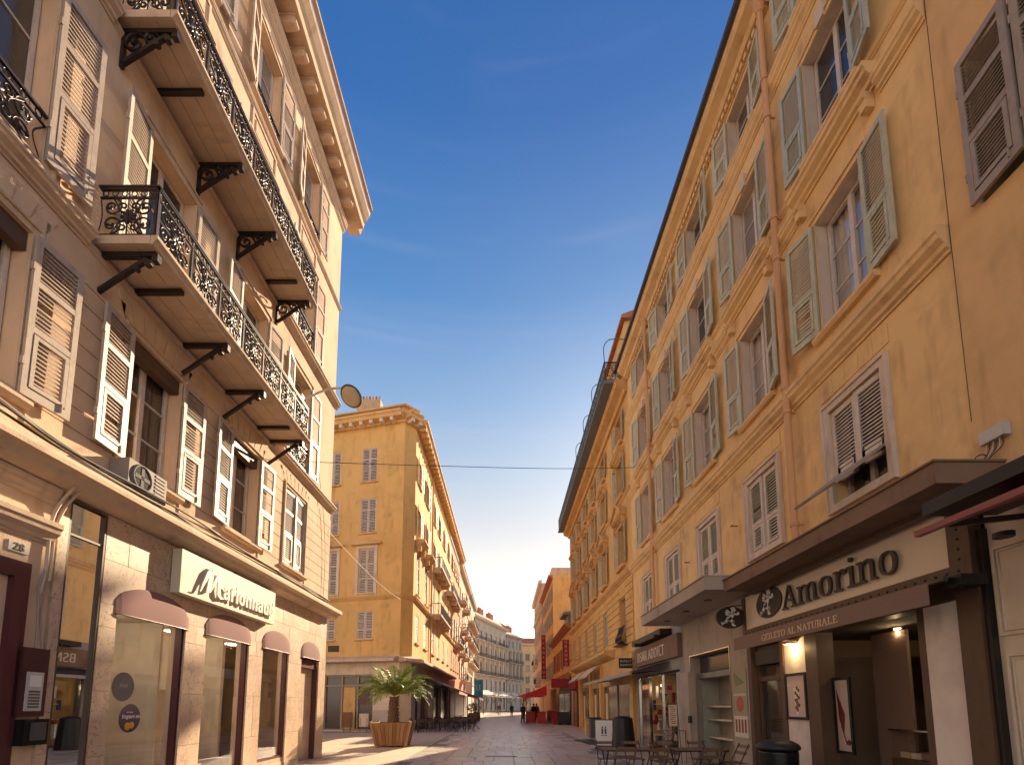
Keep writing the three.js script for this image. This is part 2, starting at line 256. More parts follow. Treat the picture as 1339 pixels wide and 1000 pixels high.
function railModule(w, h) {            // wrought iron panel: band of small rings over paired scrolls and a leafy rosette
  return cached(`rail${w.toFixed(2)},${h}`, () => {
    const a = [bx(w, .035, .045, w / 2, h - .017, 0), bx(w, .022, .028, w / 2, h - .16, 0), bx(w, .03, .03, w / 2, .045, 0), bx(.024, h, .024, .012, h / 2, 0), bx(.014, h, .016, w / 2, h / 2, -.006)];
    const hh = h - .21, y1 = .06 + hh * .27, y2 = .06 + hh * .74, R = Math.min(hh * .26, w * .21);
    for (const s of [-1, 1]) {
      const cx = w / 2 + s * w * .28;
      a.push(spiral(cx, y2, R, Math.PI / 2 + (s > 0 ? 0 : 0), -s * -1, 1.35), spiral(cx, y1, R, -Math.PI / 2, s * -1, 1.35));
      a.push(spiral(w / 2 + s * w * .10, y2 + .02, R * .55, -Math.PI / 2, s, 1.1, .012), spiral(w / 2 + s * w * .10, y1 - .02, R * .55, Math.PI / 2, -s, 1.1, .012));
      a.push(tube([[cx, y2 + R, 0], [w / 2 + s * w * .12, .06 + hh * .52, .01], [cx, y1 - R, 0]], .012, 14, 4));
      a.push(tube([[w / 2 + s * w * .49, h - .17, 0], [cx + s * R * .9, .06 + hh * .5, 0], [w / 2 + s * w * .49, .06, 0]], .010, 12, 4));
      for (let k = 0; k < 4; k++) { const q = new THREE.SphereGeometry(.03, 5, 4); q.scale(1.5, .7, .5); q.rotateZ(k * 1.9 + s); q.translate(cx + s * .02 + .05 * Math.cos(k * 2.4), (k % 2 ? y1 : y2) + .05 * Math.sin(k * 3.1), .008); a.push(q); }
    }
    for (let k = 0; k < 9; k++) { const q = new THREE.SphereGeometry(.042, 6, 4), t = k / 9 * Math.PI * 2; q.scale(1.7, .75, .6); q.rotateZ(t); q.translate(w / 2 + .062 * Math.cos(t), .06 + hh * .5 + .07 * Math.sin(t), .01); a.push(q); }
    for (let k = 0; k < 6; k++) { const q = new THREE.TorusGeometry(.043, .009, 4, 10); q.translate(w * (k + .5) / 6, h - .09, 0); a.push(q); }
    return mergeGeometries(a.map(clean));
  });
}
function balcony(g, x0, x1, y, depth, o = {}) {
  const { rm = M.iron, sm = M.slabPaint, rh = .82, brackets = [], bars = [], modW = .80, scroll, t = .13 } = o, b = sub('balcony', g, [x0, y, 0]), L = x1 - x0, n = Math.max(1, Math.round(L / modW));
  for (let i = 0; i < 3; i++) part('slab_stone', bx(L, t - .03, depth / 3 - .008, L / 2, -(t - .03) / 2 - .028, depth * (i + .5) / 3), sm, b);
  part('slab_edge', [strip([[depth - .05, 0], [depth + .05, 0], [depth + .05, -.05], [depth + .01, -.09], [depth - .02, -t - .01], [depth - .05, -t - .01]], -.05, L + .05), bx(L, .028, depth - .05, L / 2, -.014, depth / 2 - .025), bx(.05, t, depth - .06, -.025, -t / 2, depth / 2 - .028), bx(.05, t, depth - .06, L + .025, -t / 2, depth / 2 - .028)], sm, b);
  const mw = L / n, rg = railModule(mw, rh); for (let i = 0; i < n; i++) part('railing', rg, rm, b, [i * mw, 0, depth - .03]);
  const sg = railModule(depth - .05, rh); for (const xx of [0, L]) part('railing', sg, rm, b, [xx, 0, depth - .03], [0, Math.PI / 2, 0]);
  part('handrail', [bx(L + .06, .03, .06, L / 2, rh + .012, depth - .03), bx(.06, .03, depth, 0, rh + .012, depth / 2), bx(.06, .03, depth, L, rh + .012, depth / 2)], rm, b);
  for (const bxp of brackets) {
    const a = [bx(.075, .07, depth * .94, 0, -t - .045, depth * .47), bar([0, -t - .62, .02], [0, -t - .1, depth * .78], .06, .055), bx(.085, .12, .09, 0, -t - .1, depth * .93)];
    a.push(cyl(.055, .055, .07, 0, -t - .17, depth * .80, 8, 'x'), cyl(.04, .04, .07, 0, -t - .26, depth * .62, 8, 'x'));
    if (scroll) { for (const [cy, cz, R] of [[-t - .24, .2, .15], [-t - .17, .46, .10]]) { const s = spiral(0, 0, R, 0, 1, 1.5); s.scale(1.3, 1.3, 2.6); s.rotateY(-Math.PI / 2); s.translate(0, cy, cz); a.push(s); } a.push(bx(.06, .62, .05, 0, -t - .36, .03)); }
    part('bracket', a.map(clean), rm, b, [bxp - x0, 0, 0]);
  }
  for (const xx of bars) part('support_bar', bx(.08, .06, depth * .86, 0, -t - .04, depth * .45), rm, b, [xx - x0, 0, 0]);
  return b;
}
// the closed volume behind a facade
function hull(g, x0, x1, h, depth, m, o = {}) {
  const { t = .32, roof = M.roofTile, gap = .75 } = o;
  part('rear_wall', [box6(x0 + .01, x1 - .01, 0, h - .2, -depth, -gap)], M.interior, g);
  part('side_wall', box6(x0, x0 + .25, 0, h, -depth - .02, -t - .001), m, g); part('side_wall', box6(x1 - .25, x1, 0, h, -depth - .02, -t - .001), m, g);
  part('roof_slab', box6(x0 + .26, x1 - .26, h - .19, h - .02, -depth, -t - .002), roof, g);
}
// ================================================================ left: salmon building with iron balconies (local x = distance along the street)
{
  const g = thing('balcony_building', 'pale salmon corner building with iron balconies and open cream shutters over a perfume shop', 'building', [-6, 0, 0], Math.PI / 2), bag = [];
  const C = [4.94, 7.83, 10.69, 13.4], hw = .62, X1 = 16.15, X0 = -1.5, TOP = 19.6;
  const F = [[5.45, 7.62], [8.52, 11.3], [12.36, 15.0], [16.2, 18.4]];
  const holes = []; for (const c of C) for (const [a, b] of F) holes.push([c - hw, c + hw, a, b]);
  for (let c = 2.1; c > -.5; c -= 2.85) for (const [a, b] of F) holes.push([c - hw, c + hw, a, b]);
  part('wall', holed(rect(X0, X1, 4.55, TOP), holes, .32), M.salmon, g);
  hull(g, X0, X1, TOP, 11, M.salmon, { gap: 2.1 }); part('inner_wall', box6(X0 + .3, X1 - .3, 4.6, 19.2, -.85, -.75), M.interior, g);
  // ground floor wall: dark red doorway bay, then travertine piers with shop windows
  const shop = [[7.40, 9.03], [9.66, 11.30], [11.95, 13.40], [14.24, 15.58]];
  part('doorway_wall', holed(rect(X0, 6.30, 0, 4.54), [[3.6, 5.55, 0, 3.35]], .30), M.salmon, g);
  part('door', [...frame4(3.72, 5.43, 0, 3.23, .1, -.25, -.16), box6(3.8, 5.35, .1, 3.1, -.24, -.2)], M.maroon, g);
  part('door_frame', [...frame4(3.5, 5.99, -.05, 3.45, .12, .002, .05), ...frame4(3.56, 5.89, -.05, 3.37, .13, .004, .085), ...frame4(3.6, 5.6, -.05, 3.34, .10, -.2, .02)], M.maroonFrame, g);
  part('door_cornice', strip(cornProf(4.05, .28, .16), X0, 6.25), M.salmonTrim, g); part('door_cornice', strip(cornProf(4.54, .22, .10), X0, 6.25), M.salmonTrim, g);
  // travertine cladding, each stone its own piece
  part('backing_wall', holed(rect(6.31, X1, 0, 4.54), shop.map(([a, b], i) => [a - .03, b + .03, i === 3 ? .02 : .2, 3.2]).concat([[6.46, 7.08, .3, 4.66 - .15]]), .28), M.salmonTrim, g);
  const cols = [[6.31, 6.46], [7.08, 7.40], [9.03, 9.66], [11.30, 11.95], [13.40, 14.24], [15.58, 16.15]];
  const ys = [0, .95, 1.9, 2.85, 3.2];
  cols.forEach(([a, b], i) => { const yy = i === 0 ? [0, 1.6, 3.1, 4.5] : ys; for (let k = 0; k < yy.length - 1; k++) { const two = b - a > .5 && k % 2; const cuts = two ? [a, (a + b) / 2, b] : [a, b]; for (let q = 0; q < cuts.length - 1; q++) part('cladding_stone', box6(cuts[q] + .003, cuts[q + 1] - .003, yy[k] + .003, yy[k + 1] - .003, .002, .035 + (k + q + i) % 2 * .003), (k + i + q) % 2 ? M.travertine : M.travertineWarm, g); } });
  for (let r = 0; r < 2; r++) for (let x = 7.09 + (r ? -.0 : .0), k = 0; x < X1; k++) { const w = k === 0 && r ? .45 : .9, e = Math.min(X1, x + w); part('cladding_stone', box6(x + .003, e - .003, 3.2 + r * .66 + .003, 3.2 + (r + 1) * .66 - .003 + (r ? .02 : 0), .002, .03 + (k % 2) * .003), (k + r) % 2 ? M.travertineWarm : M.travertine, g); x = e; }
  part('base_course', [box6(6.31, 7.40, -.01, .16, .036, .06), box6(9.0, 9.68, -.01, .16, .036, .06), box6(11.28, 11.97, -.01, .16, .036, .06), box6(13.38, 14.26, -.01, .16, .036, .06)], M.greyDark, g);
  // tall mirror strip beside the entrance
  const ms = sub('mirror_panel', g); part('mirror_glass', box6(6.50, 7.05, .3, 4.48, -.03, -.012), M.mirror, ms); part('mirror_frame', [...frame4(6.462, 7.078, .26, 4.52, .03, -.1, .03), box6(6.5, 7.05, 4.02, 4.05, -.011, .015)], M.brown, ms);
  // shop windows with interiors and domed blinds
  shop.forEach(([a, b], i) => {
    const s = sub('shop_window', g);
    if (i < 3) {
      part('shop_frame', [...frame4(a - .03, b + .03, .3, 3.18, .06, -.14, -.02)], M.maroonFrame, s);
      part('shop_sill', box6(a - .03, b + .03, .02, .3, -.2, -.01), M.travertine, s);
      part('shop_pane', box6(a + .032, b - .032, .362, 3.118, -.09, -.082), M.glass, s);
      part('display_floor', box6(a - .2, b + .2, .28, .5, -.72, -.3), M.whiteWall, s);
    } else {
      part('shop_frame', [box6(a - .03, a + .04, .02, 2.86, -.2, -.02), box6(b - .04, b + .03, .02, 2.86, -.2, -.02), box6(a, b, 2.8, 3.18, -.2, -.04)], M.maroonFrame, s);
      part('stone_door', box6(a + .04, b - .04, .03, 2.79, -.2, -.16), M.travertine, s);
    }
    // domed awning: quarter dome on a straight valance
    const w = b - a + .10, c = (a + b) / 2, n = 18, pos = [], R = .08; const P = [];
    for (let q = 0; q <= n; q++) { const t = -1 + 2 * q / n, hgt = .16 + .36 * Math.sqrt(Math.max(0, 1 - t * t * .97)); const row = []; for (let k = 0; k <= 6; k++) { const f = k / 6 * Math.PI / 2; row.push([c + t * w / 2, 3.08 + hgt * Math.sin(f), .04 + R * Math.sqrt(Math.max(.03, 1 - t * t * t * t)) * Math.cos(f) * .55]); } P.push(row); }
    for (let q = 0; q < n; q++) for (let k = 0; k < 6; k++) { const A = P[q][k], B2 = P[q + 1][k], C2 = P[q + 1][k + 1], D2 = P[q][k + 1]; pos.push(...A, ...B2, ...C2, ...A, ...C2, ...D2); }
    const dg = new THREE.BufferGeometry(); dg.setAttribute('position', new THREE.Float32BufferAttribute(pos, 3)); dg.computeVertexNormals();
    const aw = part('dome_blind', dg, M.awningMauve, s); M.awningMauve.side = THREE.DoubleSide;
    part('blind_rail', [tube(P.map((r) => r[0]), .014, 20, 5)], M.maroonFrame, s);
  });
  // shop interior behind the panes: floor, back wall, shelves
  { const s = sub('shop_interior', g); part('back_wall', box6(7.2, 13.8, 0, 3.4, -2.02, -1.95), M.whiteWall, s); part('interior_floor', box6(7.2, 13.8, .0, .06, -1.94, -.35), M.travertine, s); part('interior_ceiling', box6(7.2, 13.8, 3.3, 3.38, -1.94, -.33), M.creamPanel, s); part('partition', box6(9.5, 9.56, .07, 3.29, -1.94, -.75), M.creamPanel, s); part('partition', box6(11.6, 11.66, .07, 3.29, -1.94, -.75), M.creamPanel, s); for (const y of [.8, 1.4, 2.0]) part('shelf', box6(9.7, 11.5, y, y + .04, -1.94, -1.6), M.whiteWall, s); part('display_cabinet', [...frame4(10.15, 10.75, .5, 2.0, .06, -1.3, -.95), box6(10.2, 10.7, .9, .94, -1.3, -.95)], M.whiteWall, s); for (let k = 0; k < 5; k++) part('bottle', cyl(.04, .05, .18, 9.8 + k * .3, 1.55, -1.75, 8), k % 2 ? M.letterGold : M.maroonFrame, s); }
  // cornice over the shops wrapping round the corner
  part('shop_cornice', [strip([[.002, 4.95], [.10, 4.95], [.38, 4.86], [.40, 4.80], [.40, 4.74], [.30, 4.70], [.26, 4.62], [.14, 4.56], [.002, 4.545]], X0, X1 + .39), box6(X1 + .002, X1 + .385, 4.62, 4.82, -4, -.002)], M.salmonTrim, g);
  // first floor rustication: shallow plaster blocks with open joints, voussoirs over the windows
  const piers = [[2.9, 4.16], [5.72, 7.05], [8.61, 9.92], [11.47, 12.6], [14.2, 16.14]];
  for (const [a, b] of piers) for (let k = 0; k < 9; k++) part('rustication_block', box6(a, b, 5.18 + k * .31, 5.18 + (k + 1) * .31 - .018, .002, .022), M.salmon, g);
  for (const c of C) for (let k = -3; k <= 3; k++) { const x = c + k * .23, q = .11, w = k * .05; const s = new THREE.Shape([[x - q, 7.78], [x + q - .012, 7.78], [x + q - .012 + w * .9, 8.08], [x - q + w * .9, 8.08]].map((p) => new THREE.Vector2(...p))); part('voussoir', muv(new THREE.ExtrudeGeometry(s, { depth: .02, bevelEnabled: false }).translate(0, 0, .002)), M.salmon, g); }
  // string courses
  moulding(g, 8.44, .24, .17, X0, 6.3, M.salmonTrim); moulding(g, 8.44, .24, .17, 12.2, X1 + .12, M.salmonTrim); moulding(g, 8.3, .10, .05, 6.3, 12.2, M.salmonTrim);
  moulding(g, 12.28, .26, .18, X0, 6.35, M.salmonTrim); moulding(g, 12.28, .26, .18, 12.2, X1 + .12, M.salmonTrim); moulding(g, 12.12, .10, .05, 6.35, 12.2, M.salmonTrim);
  moulding(g, 15.92, .16, .08, X0, X1 + .06, M.salmonTrim);
  for (const [i, c] of C.entries()) { surround(g, c - hw, c + hw, F[1][0], F[1][1], .13, M.salmonTrim, .04); surround(g, c - hw, c + hw, F[2][0], F[2][1], .13, M.salmonTrim, .04); surround(g, c - hw, c + hw, F[3][0], F[3][1], .10, M.salmonTrim, .03); surround(g, c - hw, c + hw, F[0][0], F[0][1], .09, M.salmonTrim, .03); sill(g, c - hw - .16, c + hw + .16, F[0][0] - .02, M.salmonTrim, .12); sill(g, c - hw - .16, c + hw + .16, F[3][0] - .02, M.salmonTrim, .12); for (const e of [0]) { part('apron_panel', [...frame4(c - .6, c + .6, 15.0 + .18, 15.78, .06, .002, .03), box6(c - .42, c + .42, 15.32, 15.64, .002, .022)], M.salmonTrim, g); } }
  // windows
  for (const [i, c] of C.entries()) for (const [k, [a, b]] of F.entries()) {
    if (i === 3 && k === 0) continue;
    win(g, c - hw + .02, c + hw - .02, a + .02, b - .02, -.24, { rows: k === 1 || k === 2 ? 3 : 3, gm: k === 0 ? M.glass : M.pane, curtain: k === 0 ? M.curtainBrown : null });
    if (k === 0) part('blind_box', box6(c - hw + .01, c + hw - .01, b - .26, b - .02, -.19, -.03), M.brown, g);
  }
  // shutters [hinge x, floor, dir, angle, individually slatted]
  const w = .62, sm = M.shutterL;
  const S = [
    [5.56, 0, 1, 3, 1], [7.21, 0, -1, 6, 1], [8.45, 0, 1, 3, 1], [10.07, 0, -1, 4, 1], [11.31, 0, 1, 4, 1],
    [5.56, 1, 1, 4, 1], [7.21, 1, -1, 9, 1], [8.45, 1, 1, 4, 0], [10.07, 1, -1, 6, 0], [11.31, 1, 1, 5, 0], [12.78, 1, -1, 8, 0], [14.02, 1, 1, 4, 0],
    [5.56, 2, 1, 4, 0], [7.21, 2, -1, 8, 0], [8.45, 2, 1, 5, 0], [10.07, 2, -1, 5, 0], [11.31, 2, 1, 5, 0], [12.78, 2, -1, 9, 0], [14.02, 2, 1, 5, 0],
    [8.45, 3, 1, 5, 0], [10.07, 3, -1, 17, 0], [11.31, 3, 1, 4, 0], [12.78, 3, -1, 16, 0], [14.02, 3, 1, 5, 0], [7.21, 3, -1, 5, 0],
  ];
  for (const [x, f, d, an, fine] of S) shutter(g, bag, x, F[f][0] + (f === 1 && x < 6 ? .15 : .02), w, F[f][1] - F[f][0] - (f === 1 && x < 6 ? .17 : .04), d, an, sm, { z: .075, fine: !!fine, tilt: [1.06, 1.27, 1.36, 1.36][f], pitch: [.06, .066, .068, .068][f] });
  shutter(g, bag, 12.79, F[0][0] + .02, .612, F[0][1] - F[0][0] - .04, 1, 2, sm, { z: -.03, fine: true }); shutter(g, bag, 14.01, F[0][0] + .02, .612, F[0][1] - F[0][0] - .04, -1, 5, sm, { z: -.03, fine: true });
  flushBag(g, bag, sm);
  // balconies
  balcony(g, 6.44, 11.95, 8.47, .90, { brackets: [6.55, 8.38, 9.74, 11.72], bars: [7.2, 11.1] });
  balcony(g, 6.44, 11.95, 12.33, .90, { brackets: [6.55, 8.45, 9.85, 11.72], bars: [7.3, 11.1], scroll: 1 });
  for (const [f, c] of [[1, 13.4], [2, 13.4], [3, 10.69], [3, 13.4], [1, 4.94]]) { const h = f === 3 ? .35 : .75, b = sub('window_guard', g, [c - hw + .01, F[f][0] + .02, .03]); part('railing', railModule(2 * hw - .02, f === 3 ? .36 : .75), M.iron, b); }
  // eaves: frieze moulding, modillions, deep boxed cornice and gutter
  part('frieze', [strip(cornProf(19.34, .36, .16), X0, X1 + .12), box6(X1 + .002, X1 + .11, 19.0, 19.3, -6, -.002)], M.salmonTrim, g);
  for (let x = 7.0; x < X1; x += .66) part('modillion', [bx(.2, .2, .42, 0, 0, 0), bx(.24, .05, .46, 0, .125, .01), cyl(.1, .1, .18, 0, -.02, .2, 10, 'x')].map(clean), M.salmonTrim, g, [x, 19.49, .24]);
  for (let k = 0; k < 4; k++) part('modillion', bx(.42, .2, .2, 0, 0, 0), M.salmonTrim, g, [X1 + .22, 19.49, -.4 - k * .66]);
  part('eaves_cornice', [strip([[.002, 19.645], [.60, 19.645], [.62, 19.85], [.70, 19.95], [.82, 20.15], [.84, 20.32], [.80, 20.45], [.002, 20.6]], X0, X1 + .55), box6(X1 + .0, X1 + .55, 19.66, 20.2, -8, .001), strip([[-.002, 19.65], [.40, 19.65], [.56, 20.1], [.56, 20.3], [-.002, 20.5]], X1 + .551, X1 + .8)], M.salmonTrim, g);
  part('roof_gutter', strip([[.85, 20.33], [.93, 20.38], [.93, 20.47], [.81, 20.48]], X0, X1 + .55), M.chimney, g);
  part('roof', [box6(X0, X1 + .4, 20.61, 20.9, -10, -.3)], M.roofTile, g);
}
// ================================================================ right: orange building over the ice cream shop (local x = 20.6 - distance)
{
  const L = 20.6, at = (D) => L - D, g = thing('orange_building', 'long orange stucco building with grey green shutters above the ice cream shop', 'building', [5.5, 0, -L], -Math.PI / 2), bag = [];
  const C = [7.22, 10.0, 12.8, 15.6, 18.35].map(at), hw = .58, xe = at(5.43);
  const F = [[4.9, 6.6], [8.05, 10.15], [11.5, 13.45], [14.6, 16.02]], TOP = 16.5, holes = [];
  for (const c of C) for (const [a, b] of F) holes.push([c - hw, c + hw, a, b]);
  part('wall', holed(rect(0, xe, 4.26, TOP), holes, .32), M.orange, g);
  hull(g, 0, xe, TOP, 10, M.orange, { gap: 5 });
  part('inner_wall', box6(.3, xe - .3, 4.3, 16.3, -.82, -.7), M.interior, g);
  for (const c of C) {
    // first floor: cream surround, closed shutters
    surround(g, c - hw, c + hw, F[0][0], F[0][1], .11, M.reveal, .05);
    for (let k = -2; k <= 2; k++) part('voussoir', box6(c + k * .3 - .145, c + k * .3 + .145, 6.86, 7.16, .002, .014), M.orange, g);
    for (let k = 1; k < 4; k++) {
      const [a, b] = F[k];
      part('window_reveal', [box6(c - hw + .001, c - hw + .012, a + .001, b - .001, -.19, -.002), box6(c + hw - .012, c + hw - .001, a + .001, b - .001, -.19, -.002), box6(c - hw + .013, c + hw - .013, b - .012, b - .001, -.19, -.002)], M.reveal, g);
      surround(g, c - hw, c + hw, a, b, .10, M.orangeTrim, .022);
      win(g, c - hw + .015, c + hw - .015, a + .01, b - .015, -.23, { rows: 3, gm: k === 1 ? M.glass : M.pane, curtain: k === 1 ? M.curtain : null });
      sill(g, c - hw - .14, c + hw + .14, a - .012, M.orangeTrim, .12, .1);
    }
    // hood over the second floor window on two small consoles
    moulding(g, 11.16, .34, .24, c - hw - .42, c + hw + .42, M.orangeTrim, 'window_hood');
    for (const s of [-1, 1]) part('console', [bx(.13, .26, .14, 0, 0, 0), cyl(.06, .06, .118, 0, .08, .06, 8, 'x'), cyl(.04, .04, .118, 0, -.1, .03, 8, 'x')].map(clean), M.orangeTrim, g, [c + s * (hw + .25), 10.66, .075]);
    part('keystone', box6(c - .1, c + .1, 13.46, 13.75, .002, .07), M.reveal, g);
  }
  const cuts = [0, ...C.flatMap((c) => [c - hw - .43, c + hw + .43]), xe].sort((p, q) => p - q);
  for (let i = 0; i < cuts.length; i += 2) moulding(g, 10.88, .28, .15, cuts[i], cuts[i + 1], M.orangeTrim);
  moulding(g, 7.6, .36, .20, 0, xe, M.orangeTrim); moulding(g, 14.42, .34, .14, 0, xe, M.orangeTrim); moulding(g, 11.38, .1, .06, 0, xe, M.orangeTrim);
  for (let x = .1; x < xe; x += .19) part('dentil', cached('dent', () => bx(.11, .13, .1, 0, 0, 0)), M.orangeTrim, g, [x, 16.24, .06]);
  part('eaves_cornice', strip([[.002, 16.32], [.14, 16.32], [.2, 16.42], [.38, 16.52], [.44, 16.64], [.46, 16.76], [.002, 16.78]], 0, xe + .05), M.orangeTrim, g);
  part('roof_gutter', strip([[.465, 16.68], [.55, 16.72], [.55, 16.84], [.40, 16.86], [.002, 16.9], [.002, 16.79], [.465, 16.77]], 0, xe + .06), M.gutter, g);
  part('roof', strip([[-.01, 16.9], [-5, 18.2], [-10, 16.9]], .1, xe), M.roofTile, g); part('chimney', [box6(at(17.4), at(16.9), 16.95, 18.1, -.6, -.2), box6(at(17.45), at(16.85), 18.101, 18.2, -.65, -.15)], M.gutter, g);
  // open shutters on the three upper floors
  const ang = (i, f, s) => [[6, 11], [12, 7], [5, 14], [10, 6], [8, 9]][(i + f) % 5][s];
  C.forEach((c, i) => { for (let f = 1; f < 4; f++) { const fine = f === 1 && i < 3 || f === 2 && i === 0, sm = f === 2 && i === 0 ? M.shutterTeal : (i + f) % 2 ? M.shutterR : M.shutterR2; for (const s of [-1, 1]) { const bg = []; shutter(g, bag, c + s * hw, F[f][0] + .02, .57, F[f][1] - F[f][0] - .03, s, ang(i, f, s > 0 ? 1 : 0), sm, { z: .06, fine, tilt: [0, 1.25, 1.36, 1.36][f], pitch: .066, mid: f === 3 ? [.45] : [.42] }); } } });
  C.forEach((c, i) => { if (i === 0) return; for (const s of [-1, 1]) shutter(g, bag, c - s * hw + s * .005, F[0][0] + .02, .572, 1.66, s, 1.5, M.shutterPale, { z: -.03, fine: false, mid: [.42] }); });
  { // near window: lower flap of the shutters pushed out
    const c = C[0]; for (const s of [-1, 1]) shutter(g, bag, c - s * hw + s * .005, F[0][0] + .52, .572, 1.16, s, 1, M.shutterPale, { z: -.03, fine: true, mid: [.03] });
    const fl = sub('shutter_flap', g, [c, F[0][0] + .55, .0], [-.92, 0, 0]); part('flap_frame', frame4(-.5, .5, -.95, 0, .05, -.02, .02), M.shutterGrey, fl); for (let k = 0; k < 14; k++) part('slat', cached('flsl', () => bx(.9, .006, .045, 0, 0, 0, .7)), M.shutterGrey, fl, [0, -.08 - k * .06, 0]);
    win(g, c - hw + .02, c + hw - .02, 4.9, 5.6, -.22, { rows: 1, gm: M.glass, fm: M.frameGrey });
  }
  flushBag(g, bag, M.shutterR2);
  for (const x of [at(11.2), at(14.2)]) part('wall_hook', [bx(.02, .02, .14, x, 5.9, .07), bx(.1, .02, .02, x, 5.9, .14)], M.iron, g);
  // canopies over the shops
  const k1 = sub('shop_canopy', g); part('canopy_slab', [box6(at(10.3), at(5.1), 4.1, 4.34, .002, .8), box6(at(10.32), at(5.08), 4.341, 4.365, .0, .83)], M.brownLight, k1); part('canopy_trim', box6(at(10.29), at(5.47), 4.03, 4.099, .165, .3), M.brown, k1);
  const k2 = sub('concrete_canopy', g); part('canopy_slab', [box6(at(15.3), at(10.33), 4.16, 4.45, .002, 1.2), box6(at(15.33), at(10.31), 4.451, 4.475, 0, 1.23)], M.concrete, k2); for (const D of [11.4, 12.8, 14.3]) part('spot_housing', cyl(.09, .09, .03, at(D), 4.145, .7, 12), M.plasticDark, k2);
  // ---- ice cream shop front
  const a = sub('ice_cream_shopfront', g);
  part('fascia', [box6(at(10.9), at(5.46), 3.18, 3.34, .002, .16), box6(at(5.74), at(5.46), 0, 3.179, -.2, .12), box6(at(5.74), at(5.46), 3.341, 4.09, .002, .16), box6(at(10.97), at(10.84), 3.341, 4.09, .002, .12), box6(at(10.84), at(5.74), 3.345, 4.25, -.2, .001), box6(at(10.9), at(5.74), 2.96, 3.179, -.25, .02)], M.brown, a);
  for (let k = 0; k < 34; k++) part('rivet', cached('rivet', () => new THREE.SphereGeometry(.016, 6, 4)), M.iron, a, [at(5.62 + k * .155), 3.26, .163]); for (let k = 0; k < 5; k++) part('rivet', gcache.rivet, M.iron, a, [at(5.6), 3.4 + k * .12, .163]);
  part('post', box6(at(11.02), at(10.86), 0, 2.959, -.25, .03), M.brown, a); part('post', box6(at(9.72), at(9.6), 0, 2.959, -.25, .03), M.brown, a); part('post', box6(at(8.86), at(8.52), 0, 2.959, -.25, .05), M.brown, a); part('post', box6(at(6.42), at(6.3), 0, 2.959, -.25, .03), M.brown, a);
  part('white_wall', box6(at(9.599), at(8.861), 0, 2.95, -.1, .0), M.whiteWall, a); part('white_wall', box6(at(6.299), at(5.741), 0, 2.95, -.1, .04), M.whiteWall, a);
  part('glass_door', [...frame4(at(10.85), at(9.73), .02, 2.95, .07, -.18, -.1), box6(at(10.78), at(9.8), 2.2, 2.3, -.18, -.1)], M.brown, a); part('door_glass', box6(at(10.78), at(9.8), .09, 2.88, -.15, -.142), M.glass, a); part('shutter_roll', box6(at(10.78), at(9.8), 2.55, 2.86, -.1, -.02), M.black, a);
  part('room_back', box6(at(10.85), at(5.6), 0, 3.3, -3.6, -3.5), M.brown, a); part('room_screen', box6(at(8.5), at(7.75), .05, 2.9, -.95, -.9), M.fabricBrown, a); part('room_floor', box6(at(10.85), at(5.6), .0, .04, -3.49, -.26), M.interior, a); part('room_ceiling', box6(at(10.85), at(5.6), 2.97, 3.02, -3.49, -.26), M.interiorDark, a); part('room_side', box6(at(9.64), at(9.6), .05, 2.96, -3.49, -.26), M.fabricBrown, a); part('room_side', box6(at(5.74), at(5.6), .05, 2.96, -3.49, -.21), M.interiorDark, a); part('bulkhead', box6(at(8.4), at(6.5), 2.35, 2.75, -2.6, -1.7), M.fabricBrown, a);
  // ---- concrete shop with shelves in its recess
  const cn = sub('concrete_shopfront', g);
  part('shop_wall', holed(rect(at(15.0), at(11.03), 0, 4.25), [[at(14.5), at(11.95), .0001, 3.1]], .3), M.concrete, cn);
  part('pier_box', box6(at(15.0), at(14.15), 0, 2.64, .002, .22), M.concrete, cn); part('recess_back', box6(at(14.6), at(11.9), 0, 3.2, -.86, -.8), M.greyStone, cn); part('recess_side', box6(at(14.6), at(14.5), 0, 3.2, -.8, -.31), M.shutterTeal, cn); part('recess_side', box6(at(12.25), at(11.9), 0, 2.25, -.79, -.31), M.clothBlue, cn); part('lintel', box6(at(14.49), at(11.96), 2.45, 2.6, -.5, -.2), M.greyDark, cn); part('transom_glass', box6(at(14.49), at(11.96), 2.61, 3.09, -.3, -.29), M.pane, cn);
  for (const y of [.75, 1.25, 1.62]) part('shelf', box6(at(14.4), at(12.3), y, y + .05, -.79, -.4), M.creamPanel, cn); part('card_reader', [bx(.16, .2, .06, at(14.05), 1.28, .25)], M.black, cn);
  part('metal_edge', [box6(at(14.53), at(14.5), 0, 3.13, .002, .02), box6(at(11.95), at(11.92), 0, 3.13, .002, .02), box6(at(14.5), at(11.95), 3.1, 3.13, .002, .02)], M.chrome, cn);
  // ---- accessories shop front with glass doors
  const ad = sub('accessory_shopfront', g);
  part('shop_wall', holed(rect(at(20.59), at(15.01), 0, 4.25), [[at(20.3), at(15.4), .0001, 2.82]], .3), M.greyDark, ad);
  part('sign_board', box6(at(20.25), at(15.12), 3.2, 3.93, .002, .15), M.brownLight, ad); part('blind_case', box6(at(19.6), at(16.0), 4.0, 4.2, .002, .4), M.black, ad);
  part('door_frame', [box6(at(20.3), at(20.24), 0, 2.82, -.12, -.02), box6(at(18.9), at(18.83), 0, 2.82, -.12, -.02), box6(at(17.35), at(17.28), 0, 2.82, -.12, -.02), box6(at(15.9), at(15.83), 0, 2.82, -.12, -.02), box6(at(20.24), at(15.4), 2.74, 2.82, -.12, -.02)], M.chrome, ad);
  part('shop_pane', box6(at(20.24), at(18.9), .02, 2.74, -.07, -.062), M.glass, ad); part('shop_pane', box6(at(17.28), at(15.9), .02, 2.74, -.07, -.062), M.glass, ad); part('side_panel', box6(at(15.82), at(15.41), 0, 2.73, -.1, -.03), M.shutterTeal, ad);
